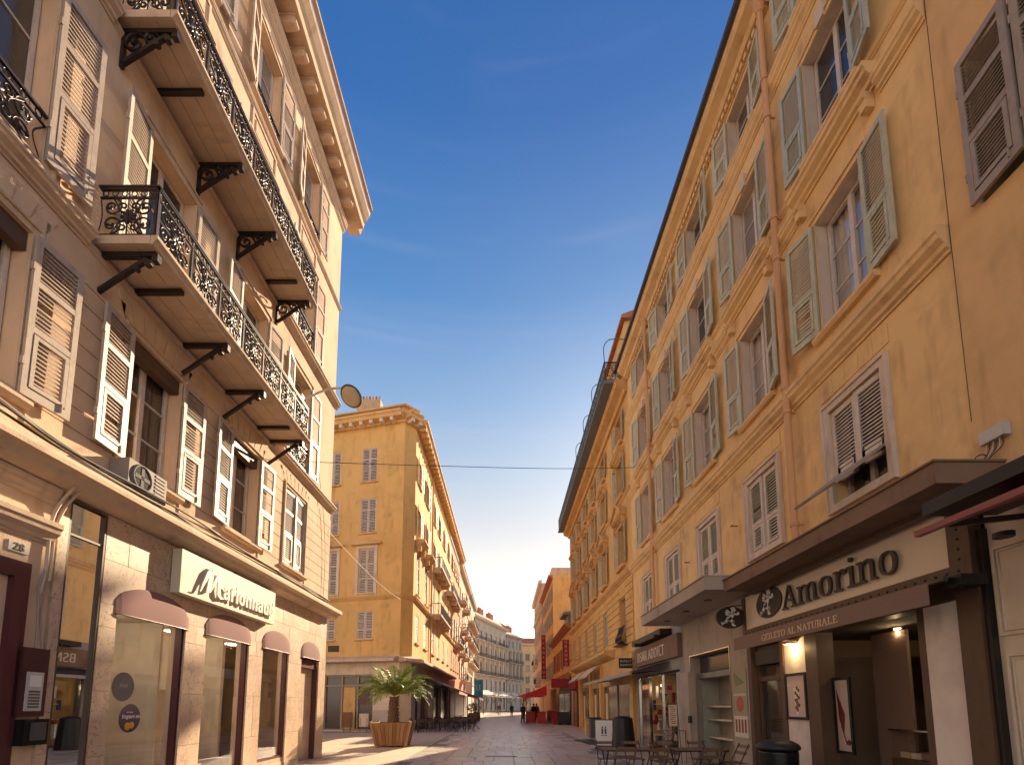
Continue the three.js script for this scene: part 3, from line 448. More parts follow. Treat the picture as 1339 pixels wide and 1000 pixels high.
  part('room_back', box6(at(20.4), at(15.1), 0, 3, -3.1, -3), M.brown, ad); part('room_floor', box6(at(20.4), at(15.1), 0, .03, -2.99, -.31), M.interior, ad); part('room_side', box6(at(20.5), at(20.4), 0, 3, -3, -.31), M.brown, ad); part('room_ceiling', box6(at(20.4), at(15.1), 2.9, 2.95, -2.99, -.31), M.interior, ad);
  for (let k = 0; k < 46; k++) { const D = rr(15.95, 20.1), y = rr(.3, 2.3), q = k % 4; part('merchandise', q === 0 ? new THREE.SphereGeometry(.11, 10, 8) : q === 1 ? bx(.1, rr(.3, .7), .1, 0, 0, 0) : q === 2 ? cyl(.05, .09, .3, 0, 0, 0, 8) : bx(.22, .16, .1, 0, 0, 0), [M.redDark, M.letterGold, M.white, M.clothBlue, M.chrome][k % 5], ad, [at(D), y, k % 3 ? rr(-.6, -.2) : rr(-1.8, -.6)]); }
  for (const y of [.5, 1.1, 1.7]) part('shelf', box6(at(20.2), at(18.9), y, y + .03, -.9, -.5), M.creamPanel, ad);
}
// ---- nearest building on the right, plain orange with grey shutters
{
  const L = 5.42, at = (D) => L - D, g = thing('near_orange_building', 'plain orange wall with brown grey louvred shutters beside the ice cream shop', 'building', [5.48, 0, -L], -Math.PI / 2), bag = [];
  part('wall', holed(rect(0, at(-1.5), 4.1, 15.5), [[at(5.0), at(3.85), 7.4, 9.3]], .3), M.orangeNear, g); hull(g, 0, at(-1.5), 15.5, 10, M.orangeNear);
  shutter(g, bag, at(5.06), 7.42, .62, 1.88, 1, 3, M.shutterGrey, { z: .07, fine: true, pitch: .05 }); shutter(g, bag, at(3.8), 7.42, .62, 1.88, -1, 3, M.shutterGrey, { z: .07, fine: true, pitch: .05 });
  part('shop_wall', box6(.0, at(-1.5), 0, 4.09, -.3, -.02), M.creamPanel, g); for (const [a, b, y0, y1] of [[.06, .62, 2.45, 3.45], [.1, .62, .4, 2.25], [.7, 1.6, 2.45, 3.45], [.7, 1.6, .4, 2.25], [1.7, 2.6, .4, 2.25]]) part('wall_panel', [...frame4(a, b, y0, y1, .03, -.019, .012), ...frame4(a + .05, b - .05, y0 + .05, y1 - .05, .012, -.019, .002)], M.creamPanel, g);
  part('corner_post', box6(-.03, .02, 0, 3.7, -.02, .06), M.black, g);
  part('awning_case', [strip([[.002, 4.05], [.9, 3.86], [1.0, 3.84], [1.0, 3.70], [.2, 3.72], [.002, 3.8]], .36, at(1.2))], M.black, g);
  part('crack', [tube([[.004, 5, .001], [.0, 8, .002], [.006, 11, .001], [.002, 15, .001]], .005, 30, 4)], M.interiorDark, g);
}
// ================================================================ right: ochre building with banded first floor (local x = 40.5 - distance)
{
  const L = 40.5, at = (D) => L - D, g = thing('banded_building', 'ochre building with grooved first floor, pedimented windows and a roof terrace railing', 'building', [5.5, 0, -L], -Math.PI / 2), X1 = at(20.61);
  const C = [22.45, 26.4, 29.5, 32.6, 35.6, 38.4].map(at), F = [[4.75, 6.6], [8.15, 10.1], [11.5, 13.25], [14.1, 15.45]], hw = .56, holes = [];
  for (const c of C) for (const [a, b] of F) holes.push([c - hw, c + hw, a, b]);
  part('wall', holed(rect(0, X1 - .002, 4.0, 16.2), holes, .3), M.ochre, g); hull(g, 0, X1 - .002, 16.2, 12, M.ochre, { gap: 1 });
  // grooved courses, block by block
  const px = [0, ...C.flatMap((c) => [c - hw - .02, c + hw + .02]), X1 - .01].sort((a, b) => a - b);
  for (let i = 0; i < px.length; i += 2) for (let k = 0; k < 9; k++) part('stone_course', box6(px[i], px[i + 1], 4.42 + k * .325, 4.42 + (k + 1) * .325 - .035, .002, .05), M.ochre, g);
  for (const c of C) part('stone_course', box6(c - hw - .02, c + hw + .02, 6.66, 7.3, .002, .06), M.ochre, g);
  moulding(g, 7.62, .3, .22, 0, X1, M.ochreTrim); moulding(g, 11.3, .16, .1, 0, X1, M.ochreTrim);
  part('bay_shelf', strip([[.002, 4.4], [.55, 4.4], [.55, 4.26], [.42, 4.16], [.2, 4.06], [.002, 4.0]], at(37.4), at(24.4)), M.ochreTrim, g);
  C.forEach((c, i) => F.forEach(([a, b], f) => {
    win(g, c - hw + .01, c + hw - .01, a + .01, b - .01, -.2, { rows: 3, fm: M.frameGrey });
    if (f === 0 && i > 0) { for (const s of [-1, 1]) shutterFar(g, c - s * hw, a + .01, .55, b - a - .02, s, 2, M.shutterTeal, -.05); }
    if (f > 0) { for (const s of [-1, 1]) shutterFar(g, c + s * hw, a + .01, .55, b - a - .02, s, f === 1 ? 9 : 7, (i + f) % 2 ? M.shutterR : M.shutterTeal, .05); sill(g, c - hw - .2, c + hw + .2, a - .01, M.ochreTrim, .18, .14); surround(g, c - hw, c + hw, a, b, .1, M.ochreTrim, .035); }
    if (f === 1) { part('pediment', [strip([[.002, b + .42], [.3, b + .42], [.3, b + .36], [.2, b + .28], [.002, b + .2]], c - hw - .45, c + hw + .45), ...(i % 2 ? [] : []), muv(new THREE.ExtrudeGeometry(new THREE.Shape([[c - hw - .45, b + .425], [c + hw + .45, b + .425], [c, b + .95]].map((p) => new THREE.Vector2(...p))), { depth: .22, bevelEnabled: false }).translate(0, 0, .002)), bar([c - hw - .5, b + .44, .18], [c, b + 1.0, .18], .09, .3), bar([c + hw + .5, b + .44, .18], [c, b + 1.0, .18], .09, .3)], M.ochreTrim, g); for (const s of [-1, 1]) part('console', [bx(.14, .34, .2, c + s * (hw + .28), b + .05, .1), bx(.11, .2, .12, c + s * (hw + .28), b - .2, .06)], M.ochreTrim, g); }
    if (f === 2) { part('window_hood', strip(cornProf(b + .4, .3, .3), c - hw - .35, c + hw + .35), M.ochreTrim, g); for (const s of [-1, 1]) part('console', bx(.14, .3, .18, c + s * (hw + .22), b + .0, .09), M.ochreTrim, g); }
  }));
  const bg = sub('bulged_guard', g, [C[0] - hw, 4.4, 0]); for (let k = 0; k < 9; k++) part('guard_bar', tube([[0, 0, .06], [0, .25, .3], [0, .6, .18], [0, .85, .12]], .018, 10, 5), M.iron, bg, [.05 + k * .128, 0, 0]); part('guard_rail', [bx(1.2, .04, .05, .56, .86, .12), bx(1.2, .04, .4, .56, 0, .2), bx(1.2, .3, .02, .56, .3, .27)], M.iron, bg);
  part('eaves_cornice', strip([[.002, 15.75], [.12, 15.75], [.2, 15.9], [.5, 16.02], [.55, 16.2], [.55, 16.3], [.002, 16.32]], 0, X1 + .0), M.ochreTrim, g);
  // roof terrace
  const t = sub('roof_terrace', g, [0, 16.33, 0]); part('terrace_slab', strip([[-.03, .12], [.95, .12], [1.0, .06], [1.0, -.02], [.3, -.005], [-.03, -.005]], -.1, X1 - .3), M.zinc, t);
  const n = 20, mw = (X1 - .3) / n; for (let i = 0; i < n; i++) part('terrace_railing', railModule(mw, .9), M.ironBlue, t, [i * mw, .12, .94]); part('terrace_railing', railModule(.95, .9), M.iron, t, [X1 - .3, .12, .94], [0, Math.PI / 2, 0]); part('terrace_handrail', bx(X1 - .3, .04, .05, (X1 - .3) / 2, 1.04, .94), M.ironBlue, t);
  for (const x of [X1 - .4, X1 - 3.6, X1 - 6.4, X1 - 9.4]) part('screen_hoop', tube([[x, 1.0, .92], [x, 1.9, .92], [x, 2.2, .7], [x, 2.25, .3], [x, 2.2, -.5]], .022, 24, 5), M.ironBlue, t);
  // set back attic
  part('attic_wall', [box6(.0, X1 - .3, 16.46, 19.4, -6, -.04)], M.ochre, g); part('attic_roof', [strip([[.15, 19.42], [.15, 19.58], [-2.8, 20.8], [-6.3, 19.6], [-6.3, 19.42]], -.1, X1 - .1)], M.roofTile, g); part('attic_gable', muv(new THREE.ExtrudeGeometry(new THREE.Shape([[-6, 19.39], [-.05, 19.39], [-2.8, 20.6]].map((p) => new THREE.Vector2(...p))), { depth: .2, bevelEnabled: false }).rotateY(-Math.PI / 2).translate(X1 - .28, 0, 0)), M.ochre, g);
  for (let i = 0; i < 6; i++) part('attic_door', [...frame4(C[i] - .5, C[i] + .5, 16.5, 18.6, .1, -.04, .02)], M.shutterBrown, g);
  for (const [x, z] of [[4, -3], [11, -3.4], [17, -3]]) part('chimney', box6(x - .5, x + .5, 20.8, 22.4, z - .3, z + .3), M.chimney, g);
  // shop fronts below
  const sf = sub('shop_row', g); part('shop_wall', holed(rect(0, X1 - .01, 0, 3.99), [[at(27.6), at(21.2), .4, 2.7], [at(31), at(28.2), .4, 2.7], [at(35.3), at(31.6), .1, 2.8], [at(40), at(36.4), .1, 2.8]], .3), M.ochreTrim, sf);
  for (const [a, b] of [[at(27.6), at(21.2)], [at(31), at(28.2)], [at(35.3), at(31.6)], [at(40), at(36.4)]]) { part('shop_frame', [...frame4(a, b, .4, 2.72, .07, -.15, -.03), box6((a + b) / 2 - .04, (a + b) / 2 + .04, .47, 2.65, -.14, -.04)], M.shutterBrown, sf); part('shop_pane', box6(a + .07, b - .07, .47, 2.65, -.1, -.09), M.pane, sf); part('display_panel', box6(a + .3, a + .9, .5, 2.3, -.085, -.06), M.letterGold, sf); part('display_panel', box6(b - .8, b - .3, .5, 2.2, -.085, -.06), M.creamPanel, sf); }
  for (const D of [20.9, 27.9, 31.3, 35.8]) part('pilaster', box6(at(D) - .22, at(D) + .22, 0, 3.9, .002, .14), M.ochre, sf);
  for (let k = 0; k < 4; k++) part('roller_door', box6(at(39.8) + k * .7, at(39.8) + k * .7 + .55, .02, 2.75, .002, .08), k % 2 ? M.maroonFrame : M.shutterBrown, sf);
  part('shop_fascia', box6(at(39.9), at(36.5), 2.85, 3.6, .002, .3), M.redDark, sf);
}
function shutterFar(g, x, y, w, h, dir, ang, m, z) {
  const gg = cached(`fs${w.toFixed(2)},${h.toFixed(2)},${dir}`, () => { const a = [bx(.06, h, .035, .03, h / 2, 0), bx(.06, h, .035, w - .03, h / 2, 0), bx(w - .12, .08, .035, w / 2, .04, 0), bx(w - .12, .08, .035, w / 2, h - .04, 0), bx(w - .12, .06, .035, w / 2, h * .34, 0), bx(w - .12, .06, .035, w / 2, h * .67, 0)]; const n = Math.floor(h / .11); for (let i = 1; i < n; i++) a.push(bx(w - .12, .012, .075, w / 2, .05 + i * (h - .1) / n, 0, 1.05)); const q = mergeGeometries(a); if (dir < 0) q.translate(-w, 0, 0); return q; });
  return part('shutter', gg, m, g, [x, y, z], [0, -dir * ang * Math.PI / 180, 0]);
}
// ================================================================ generic facade of parts for the farther buildings
function facade(g, o) {
  const { len, base = 4, top, cols, floors, wm, tm, hw = .55, fm = M.frameWhite, sm, closed = [], surr = true, t = .28, rows = 2, shAng = 6, depth = 9, solid = true, sillOut = .12 } = o, holes = [];
  for (const c of cols) for (const [a, b] of floors) holes.push([c - hw, c + hw, a, b]);
  part('wall', holed(rect(0, len, base, top), holes, t), wm, g);
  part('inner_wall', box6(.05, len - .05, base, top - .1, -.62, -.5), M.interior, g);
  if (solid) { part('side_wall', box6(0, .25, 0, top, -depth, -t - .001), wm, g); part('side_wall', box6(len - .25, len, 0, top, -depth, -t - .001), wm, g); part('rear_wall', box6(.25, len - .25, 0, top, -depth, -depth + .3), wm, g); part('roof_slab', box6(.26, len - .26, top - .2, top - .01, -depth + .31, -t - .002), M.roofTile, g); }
  cols.forEach((c, i) => floors.forEach(([a, b], f) => {
    const w = sub('window', g, [c, a, -.17]); part('window_frame', cached(`ff${hw},${(b - a).toFixed(2)},${rows}`, () => { const q = [...frame4(-hw, hw, 0, b - a, .06, -.03, .03), box6(-.04, .04, .06, b - a - .06, -.02, .035)]; for (let r = 1; r < rows; r++) q.push(box6(-hw + .06, -.041, (b - a) * r / rows - .02, (b - a) * r / rows + .02, -.01, .02), box6(.041, hw - .06, (b - a) * r / rows - .02, (b - a) * r / rows + .02, -.01, .02)); return mergeGeometries(q); }), fm, w);
    for (const s of [-1, 1]) part('pane', cached(`fp${hw},${(b - a).toFixed(2)}`, () => bx(hw - .1, b - a - .12, .01, 0, 0, 0)), (i * 7 + f * 5) % 4 === 1 ? M.paneCurtain : (i + f) % 3 ? M.pane : M.paneWarm, w, [s * hw / 2, (b - a) / 2, 0]);
    if (sm) { const cl = closed.includes(f); for (const s of [-1, 1]) shutterFar(g, cl ? c - s * hw : c + s * hw, a + .01, hw - .01, b - a - .02, s, cl ? 1.5 : shAng, Array.isArray(sm) ? sm[(i + f) % sm.length] : sm, cl ? -.04 : .045); }
    if (surr) { sill(g, c - hw - .1, c + hw + .1, a - .005, tm, sillOut, .09); }
  }));
}
function simpleBalcony(g, x0, x1, y, d, rm = M.iron, sm = M.slabPaint, rh = .85) {
  const b = sub('balcony', g, [x0, y, 0]), L = x1 - x0; part('slab', [bx(L, .14, d, L / 2, -.07, d / 2), ...Array.from({ length: Math.max(2, Math.round(L / 1.4)) }, (_, i, n = Math.max(2, Math.round(L / 1.4))) => bx(.16, .3, d * .8, .1 + i * (L - .2) / (n - 1), -.29, d * .4))], sm, b);
  const q = [bx(L, .05, .05, L / 2, rh, d - .04), bx(L, .03, .03, L / 2, .08, d - .04), bx(.05, .05, d, 0, rh, d / 2), bx(.05, .05, d, L, rh, d / 2)]; for (let x = 0; x <= L + .01; x += .14) q.push(bx(.02, rh, .02, x, rh / 2, d - .04)); for (let z = .1; z < d - .05; z += .14) q.push(bx(.02, rh, .02, 0, rh / 2, z), bx(.02, rh, .02, L, rh / 2, z)); part('railing', q, rm, b);
}
function corniceRow(g, y, len, out, m, mm, pitch = .75, x0 = 0) {
  part('eaves_cornice', strip([[.002, y - .5], [.1, y - .5], [.14, y - .34], [out * .8, y - .3], [out * .86, y - .12], [out, y - .04], [out, y + .08], [.002, y + .2]], x0, len), m, g);
  for (let x = x0 + .3; x < len; x += pitch) part('modillion', cached('md' + out, () => bx(.22, .24, out * .62, 0, 0, 0)), mm, g, [x, y - .45, out * .36 + .1]);
}
const adopt = (main, temp) => { scene.add(temp); scene.updateMatrixWorld(true); for (const c of [...temp.children]) main.attach(c); scene.remove(temp); };
const at3 = (x, z, turn) => { const t = new THREE.Group(); t.position.set(x, 0, z); t.rotation.y = turn; return t; };

// ================================================================ left: yellow corner building beyond the side street
{
  const g = thing('yellow_corner_building', 'tall yellow corner building with a chamfered corner, bracketed eaves and closed grey shutters', 'building', [-6.3, 0, -30.8]);
  const FL = [[5.85, 7.68], [8.85, 11.8], [12.9, 15.25], [16.42, 18.78]];
  // front facing the side street
  const th = -Math.atan2(.243, .97), Ln = 16, f = at3(-6.64 - Ln * .97, -30.5 - Ln * .243, th), fx = (s) => Ln - s, cols = [2.5, 5.25, 8, 10.8, 13.5].map(fx);
  facade(f, { len: Ln, base: 4.35, top: 20.3, cols, floors: FL, wm: M.yellow, tm: M.yellowTrim, hw: .56, sm: M.shutterPale, closed: [0, 1, 2, 3], solid: false });
  for (const c of cols) { part('window_surround', [...frame4(c - .78, c + .78, 8.7, 12.05, .2, .002, .07)], M.cream, f); const s = new THREE.Shape(); s.moveTo(c - 1.05, 12.06); s.lineTo(c + 1.05, 12.06); s.lineTo(c + 1.1, 12.18); s.quadraticCurveTo(c, 12.75, c - 1.1, 12.18); part('pediment', muv(new THREE.ExtrudeGeometry(s, { depth: .3, bevelEnabled: false }).translate(0, 0, .002)), M.yellowTrim, f); }
  moulding(f, 8.68, .3, .2, 0, Ln + .05, M.yellowTrim); corniceRow(f, 20.75, Ln, .75, M.yellowTrim, M.cream); part('parapet', [box6(0, Ln - .1, 20.95, 21.35, -.5, -.1), box6(0, Ln, 21.351, 21.47, -.6, .2)], M.yellowTrim, f);
  part('shop_wall', holed(rect(0, Ln, 0, 4.34), [[fx(5.3), fx(1.75), .05, 3.6], [fx(10), fx(6), .05, 3.6]], .3), M.cream, f); part('canopy', strip([[.002, 4.75], [.75, 4.55], [.8, 4.5], [.8, 4.36], [.002, 4.35]], 0, Ln), M.slabPaint, f);
  for (const [a, b] of [[fx(5.3), fx(1.75)], [fx(10), fx(6)]]) { part('shop_frame', [...frame4(a, b, .05, 3.6, .1, -.25, -.1), box6(a + 1.2, a + 1.32, .15, 3.5, -.24, -.11), box6(a + 2.35, a + 2.45, .15, 3.5, -.24, -.11), box6(a + .1, b - .1, 2.85, 2.95, -.23, -.12)], M.shutterBrown, f); part('shop_pane', box6(a + .1, b - .1, .15, 3.5, -.2, -.19), M.paneBrown, f); part('display_panel', box6(a + 1.35, a + 2.2, .15, 2.8, -.185, -.16), M.ochre, f); part('display_panel', box6(a + 2.5, a + 3.2, 1.7, 2.8, -.185, -.16), M.maroonFrame, f); part('display_panel', box6(a + 2.6, a + 3.1, .3, 1.0, -.185, -.16), M.creamPanel, f); }
  part('wall_vent', box6(fx(5.1), fx(4.3), 5.1, 5.5, .002, .03), M.interiorDark, f);
  part('base_band', box6(fx(1.74), Ln, 0, 1.35, .002, .03), M.greyStone, f);
  adopt(g, f);
  // chamfer
  const cl = Math.hypot(.64, .7), c = at3(-6.64, -30.5, Math.atan2(.7, .64)); part('wall', box6(.002, cl - .002, 4.36, 20.3, -.28, 0), M.yellow, c); part('shop_wall', box6(.002, cl - .002, 0, 4.35, -.28, .0), M.cream, c); moulding(c, 8.68, .3, .2, -.02, cl + .02, M.yellowTrim); corniceRow(c, 20.75, cl + .05, .75, M.yellowTrim, M.cream, .6, -.05); part('canopy', strip([[.03, 4.75], [.75, 4.55], [.8, 4.5], [.8, 4.36], [.03, 4.35]], -.1, cl + .1), M.slabPaint, c); part('parapet', [box6(-.1, cl + .1, 20.96, 21.34, -.5, -.12), box6(-.15, cl + .15, 21.352, 21.465, -.6, .18)], M.yellowTrim, c); adopt(g, c);
  // street side
  const s = at3(-6, -31.2, Math.PI / 2), sx = (D) => D - 31.2, SL = sx(52), sc = [32.7, 36.1, 40.0, 43.1, 46.6, 50.3].map(sx);
  facade(s, { len: SL, base: 4.35, top: 20.3, cols: sc, floors: [[5.75, 7.7], [9.05, 12.0], [13.0, 15.1], [16.75, 18.5]], wm: M.yellow, tm: M.yellowTrim, hw: .55, sm: [M.shutterBrown, M.shutterPale], closed: [0, 1], shAng: 10, solid: false });
  for (const x of sc.slice(0, 2)) { part('window_hood', strip(cornProf(12.75, .5, .6), x - .85, x + .85), M.yellowTrim, s); for (const k of [-1, 1]) part('console', bx(.16, .5, .35, x + k * .7, 12.2, .18), M.yellowTrim, s); }
  moulding(s, 8.68, .34, .24, 0, SL, M.yellowTrim); corniceRow(s, 20.75, SL, .75, M.yellowTrim, M.yellowTrim); part('parapet', [box6(.1, SL, 20.95, 21.35, -.5, -.1), box6(.1, SL, 21.351, 21.47, -.6, .2)], M.yellowTrim, s);
  simpleBalcony(s, sx(39.0), sx(45.2), 12.85, .85, M.ironBlue, M.slabPaint); simpleBalcony(s, sx(47.5), sx(51.9), 12.85, .85, M.ironBlue, M.slabPaint); simpleBalcony(s, sx(38.6), sx(45.8), 8.9, .85);
  part('canopy', strip([[.002, 4.75], [.75, 4.55], [.8, 4.5], [.8, 4.36], [.002, 4.35]], 0, SL), M.slabPaint, s);
  part('shop_wall', holed(rect(0, SL, 0, 4.34), [[1.4, 3.4, .02, 3.3], [4.3, 6.4, .02, 3.3], [8.2, 14, .02, 3.4], [14.6, 20, .02, 3.4]], .3), M.greyStone, s);
  for (const [a, b] of [[1.4, 3.4], [4.3, 6.4], [8.2, 14], [14.6, 20]]) { part('shop_frame', [...frame4(a, b, .02, 3.3, .1, -.28, -.2)], M.maroonFrame, s); part('shop_pane', box6(a + .1, b - .1, .1, 3.2, -.26, -.25), M.pane, s); }
  for (const [x, m] of [[3.8, M.maroonFrame], [7.1, M.cream], [7.7, M.creamPanel]]) part('pilaster', box6(x - .2, x + .2, 0, 3.8, .002, .3), m, s);
  part('drainpipe', [cyl(.07, .07, 15.5, sx(38.1), 12.2, .12, 8), cyl(.1, .1, .12, sx(38.1), 9.5, .12, 8)], M.yellowTrim, s);
  adopt(g, s);
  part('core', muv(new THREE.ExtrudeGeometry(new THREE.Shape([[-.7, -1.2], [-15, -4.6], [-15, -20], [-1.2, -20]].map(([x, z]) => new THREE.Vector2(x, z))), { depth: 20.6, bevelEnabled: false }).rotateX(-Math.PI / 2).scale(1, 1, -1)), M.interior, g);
  const ch = sub('chimney', g, [-3.75, 22.6, -3.2]); part('chimney_stack', bx(1.75, 3.2, .7, 0, -.25, 0), M.chimney, ch); for (let k = 0; k < 7; k++) part('chimney_pot', cyl(.08, .11, .45, 0, 0, 0, 8), k % 2 ? M.roofTile : M.chimney, ch, [-.72 + k * .24, 1.55, 0]);
}
// rust coloured neighbour and the row behind it
{
  const g = thing('rust_building', 'narrow yellow and rust coloured building next to the yellow corner house', 'building', [-6, 0, -52.02], Math.PI / 2), SL = 10.9;
  facade(g, { len: SL, base: 0, top: 19.9, cols: [1.8, 4.3, 6.7, 9.2], floors: [[5.6, 7.7], [9.1, 11.6], [13.0, 15.1], [16.75, 18.5]], wm: M.rust, tm: M.yellowTrim, hw: .5, sm: M.shutterBrown, closed: [0] }); moulding(g, 8.6, .3, .2, 0, SL, M.yellowTrim); corniceRow(g, 20.7, SL + .6, .75, M.yellowTrim, M.yellowTrim); simpleBalcony(g, .3, 4.6, 12.85, .8); simpleBalcony(g, 5.4, 9.6, 8.9, .8);
  part('shop_front', [box6(.5, 5, .05, 3.2, .002, .1), box6(5.6, 10.4, .05, 3.2, .002, .1)], M.maroon, g);
}
{
  const g = thing('pink_balcony_house', 'pale pink house with stacked small balconies along the narrow street', 'building', [-6.15, 0, -63.0], Math.PI / 2), SL = 17;
  facade(g, { len: SL, base: 0, top: 20.1, cols: [2, 5.2, 8.4, 11.6, 14.8], floors: [[5.2, 7.3], [8.6, 10.8], [12.1, 14.2], [15.6, 17.6]], wm: M.pink, tm: M.cream, hw: .55, sm: M.shutterPale }); corniceRow(g, 20.4, SL, .6, M.cream, M.cream); for (const [a, b, y] of [[.6, 3.6, 15.4], [4.0, 6.6, 11.9], [7.0, 10, 15.4], [.6, 3.6, 8.4], [4, 6.6, 5.0], [7.2, 9.8, 8.4], [10.4, 13.2, 11.9], [10.4, 13.2, 5.0]]) simpleBalcony(g, a, b, y, .95);
  part('shop_front', [box6(.5, 7.5, .05, 3.0, .002, .1), box6(8.2, 16.4, .05, 3.0, .002, .1)], M.maroon, g);
}
{
  const g = thing('cream_balcony_house', 'cream house with dark balconies beyond the pink one', 'building', [-6.3, 0, -80.1], Math.PI / 2), SL = 18;
  facade(g, { len: SL, base: 0, top: 20.6, cols: [2.2, 5.8, 9.4, 13, 16.2], floors: [[5.2, 7.4], [8.8, 11], [12.3, 14.5], [15.9, 18]], wm: M.cream, tm: M.greyStone, hw: .6, sm: null }); corniceRow(g, 20.9, SL, .6, M.greyStone, M.greyStone); for (const y of [8.6, 12.1, 15.7]) { simpleBalcony(g, 1, 7.4, y, 1.0); simpleBalcony(g, 8.2, 17, y, 1.0); }
}
// ================================================================ far end: grey ornate buildings turning across the street
function greyBlock(name, label, x0, D0, x1, D1, top, wm, tm, nc, o = {}) {
  const L = Math.hypot(x1 - x0, D1 - D0), turn = Math.atan2(D1 - D0, x1 - x0), g = thing(name, label, 'building', [x0, 0, -D0], turn), cols = Array.from({ length: nc }, (_, i) => (i + .5) * L / nc), fl = o.floors;
  facade(g, { len: L, base: 0, top, cols, floors: fl, wm, tm, hw: o.hw || .6, sm: o.sm || null, closed: [], depth: 12, sillOut: .2, fm: o.fm || M.frameGrey });
  for (const [i, y] of (o.strings || []).entries()) moulding(g, y, .35, .35, 0, L, tm);
  corniceRow(g, top + .2, L, .9, tm, tm, 1.1);
  if (o.pil) for (let i = 0; i <= nc; i++) part('pilaster', box6(Math.max(0, i * L / nc - .22), Math.min(L, i * L / nc + .22), o.pil[0], o.pil[1], .002, .45), tm, g);
  for (const y of o.balc || []) { for (let i = 0; i < nc; i += 2) simpleBalcony(g, cols[i] - 1.1, cols[Math.min(nc - 1, i + 1)] + 1.1, y, .9, o.rm || M.greyStone, tm); }
  part('mansard_roof', strip([[-.2, top + .4], [-1.6, top + (o.roof || 2)], [-6, top + (o.roof || 2) + .6], [-11.5, top + .4]], .1, L - .1), o.rm2 || M.roofTile, g);
  for (let i = 0; i < (o.ch || 0); i++) { const c = sub('chimney', g, [L * (i + .6) / (o.ch + .3), top + (o.roof || 2), -3]); part('chimney_stack', bx(2.8, 3.4, 1.1, 0, .2, 0), M.roofTile, c); for (let k = 0; k < 4; k++) part('chimney_pot', cyl(.12, .15, .5, -.9 + k * .6, 2.1, 0, 7), M.chimney, c); }
  return g;
}
greyBlock('stone_apartment_block', 'long pale stone apartment block with balconies and brick chimneys at the street bend', -9.5, 101, 0.2, 131, 21.4, M.greyStone, M.paleStone, 9, { floors: [[5, 7.6], [8.9, 11.6], [12.9, 15.4], [16.8, 18.8], [.4, 3.6]], strings: [4.6, 8.5, 12.5, 16.4], balc: [8.6, 12.6, 16.5], pil: [8.6, 16.2], ch: 4, hw: .85, rm: M.ironThin });
greyBlock('grey_corner_block', 'darker grey ornate block with tall pilasters next to the pale stone block', 0.4, 131, 4.6, 139, 20.2, M.greyDark, M.greyStone, 4, { floors: [[5.2, 7.2], [9, 12.2], [13.2, 16], [17.2, 19]], strings: [4.6, 8.3, 16.6], balc: [8.5, 12.9], rm: M.ironThin, pil: [8.4, 16.4], ch: 2, roof: 1.6, rm2: M.greyDark, hw: .6 });
greyBlock('beige_end_building', 'plain beige building with a tiled roof closing the end of the street', 3.2, 146, 17, 148, 19.6, M.beige, M.cream, 6, { floors: [[4.6, 6.6], [8, 10], [11.4, 13.4], [14.8, 16.8]], strings: [], roof: 2.2, hw: .65 });
// ================================================================ right, beyond the ochre building
{
  const L = 55.8, at = (D) => L - D, g = thing('low_restaurant_house', 'low two storey ochre house with red shutters over the red awning', 'building', [5.5, 0, -L], -Math.PI / 2), len = at(40.52);
  facade(g, { len, base: 0, top: 8.1, cols: [at(53.6), at(50.2), at(46.8), at(43.2)], floors: [[5.1, 7.0]], wm: M.ochre, tm: M.ochreTrim, hw: .5, sm: M.redDark, closed: [], depth: 8 });
  part('eaves_cornice', strip(cornProf(8.45, .4, .6), 0, len), M.roofTile, g); part('roof', strip([[.4, 8.46], [-3.2, 9.0], [-8, 8.3]], .1, len - .1), M.roofTile, g); moulding(g, 4.5, .3, .25, 0, len, M.ochreTrim);
  part('dormer', [box6(at(43.5), at(41.2), 8.4, 9.3, -1.2, .2), strip([[.6, 9.3], [.6, 9.5], [-1.6, 9.9], [-1.6, 9.3]], at(43.7), at(41.0))], M.zinc, g);
  part('shop_front', [box6(at(49.8), at(41), .02, 3.1, .002, .06)], M.maroon, g); part('shop_pane', box6(at(49.2), at(45.2), .9, 2.7, .061, .075), M.pane, g); part('shop_pane', box6(at(44.8), at(41.6), .1, 2.7, .061, .075), M.pane, g);
  part('bar_counter', box6(at(48.8), at(42), .02, 1.1, .8, 1.4), M.redDark, g); part('fascia_board', box6(at(46), at(40.8), 3.35, 4.1, .002, .16), M.maroon, g);
}
{
  const L = 71, at = (D) => L - D, g = thing('tall_yellow_house', 'tall plain yellow house with a bare gable wall above the low restaurant', 'building', [5.5, 0, -L], -Math.PI / 2), len = at(55.82);
  facade(g, { len, base: 0, top: 16.3, cols: [2, 5, 8, 11, 13.8], floors: [[4.8, 6.6], [8, 10], [11.2, 13], [14, 15.6]], wm: M.yellow, tm: M.yellowTrim, hw: .5, sm: M.shutterTeal, depth: 10 }); part('eaves_cornice', strip(cornProf(16.7, .4, .5), 0, len + .1), M.roofTile, g);
  part('gable', muv(new THREE.ExtrudeGeometry(new THREE.Shape([[-10, 16.31], [0, 16.31], [0, 16.6], [-7, 18.0], [-10, 17.4]].map((p) => new THREE.Vector2(...p))), { depth: .3, bevelEnabled: false }).rotateY(-Math.PI / 2).translate(len, 0, 0)), M.yellow, g); part('chimney', [box6(len - 1, len - .5, 17.2, 18.9, -3.2, -2.8), box6(len - 2.2, len - 1.6, 17, 18.4, -6, -5.4)], M.chimney, g);
}
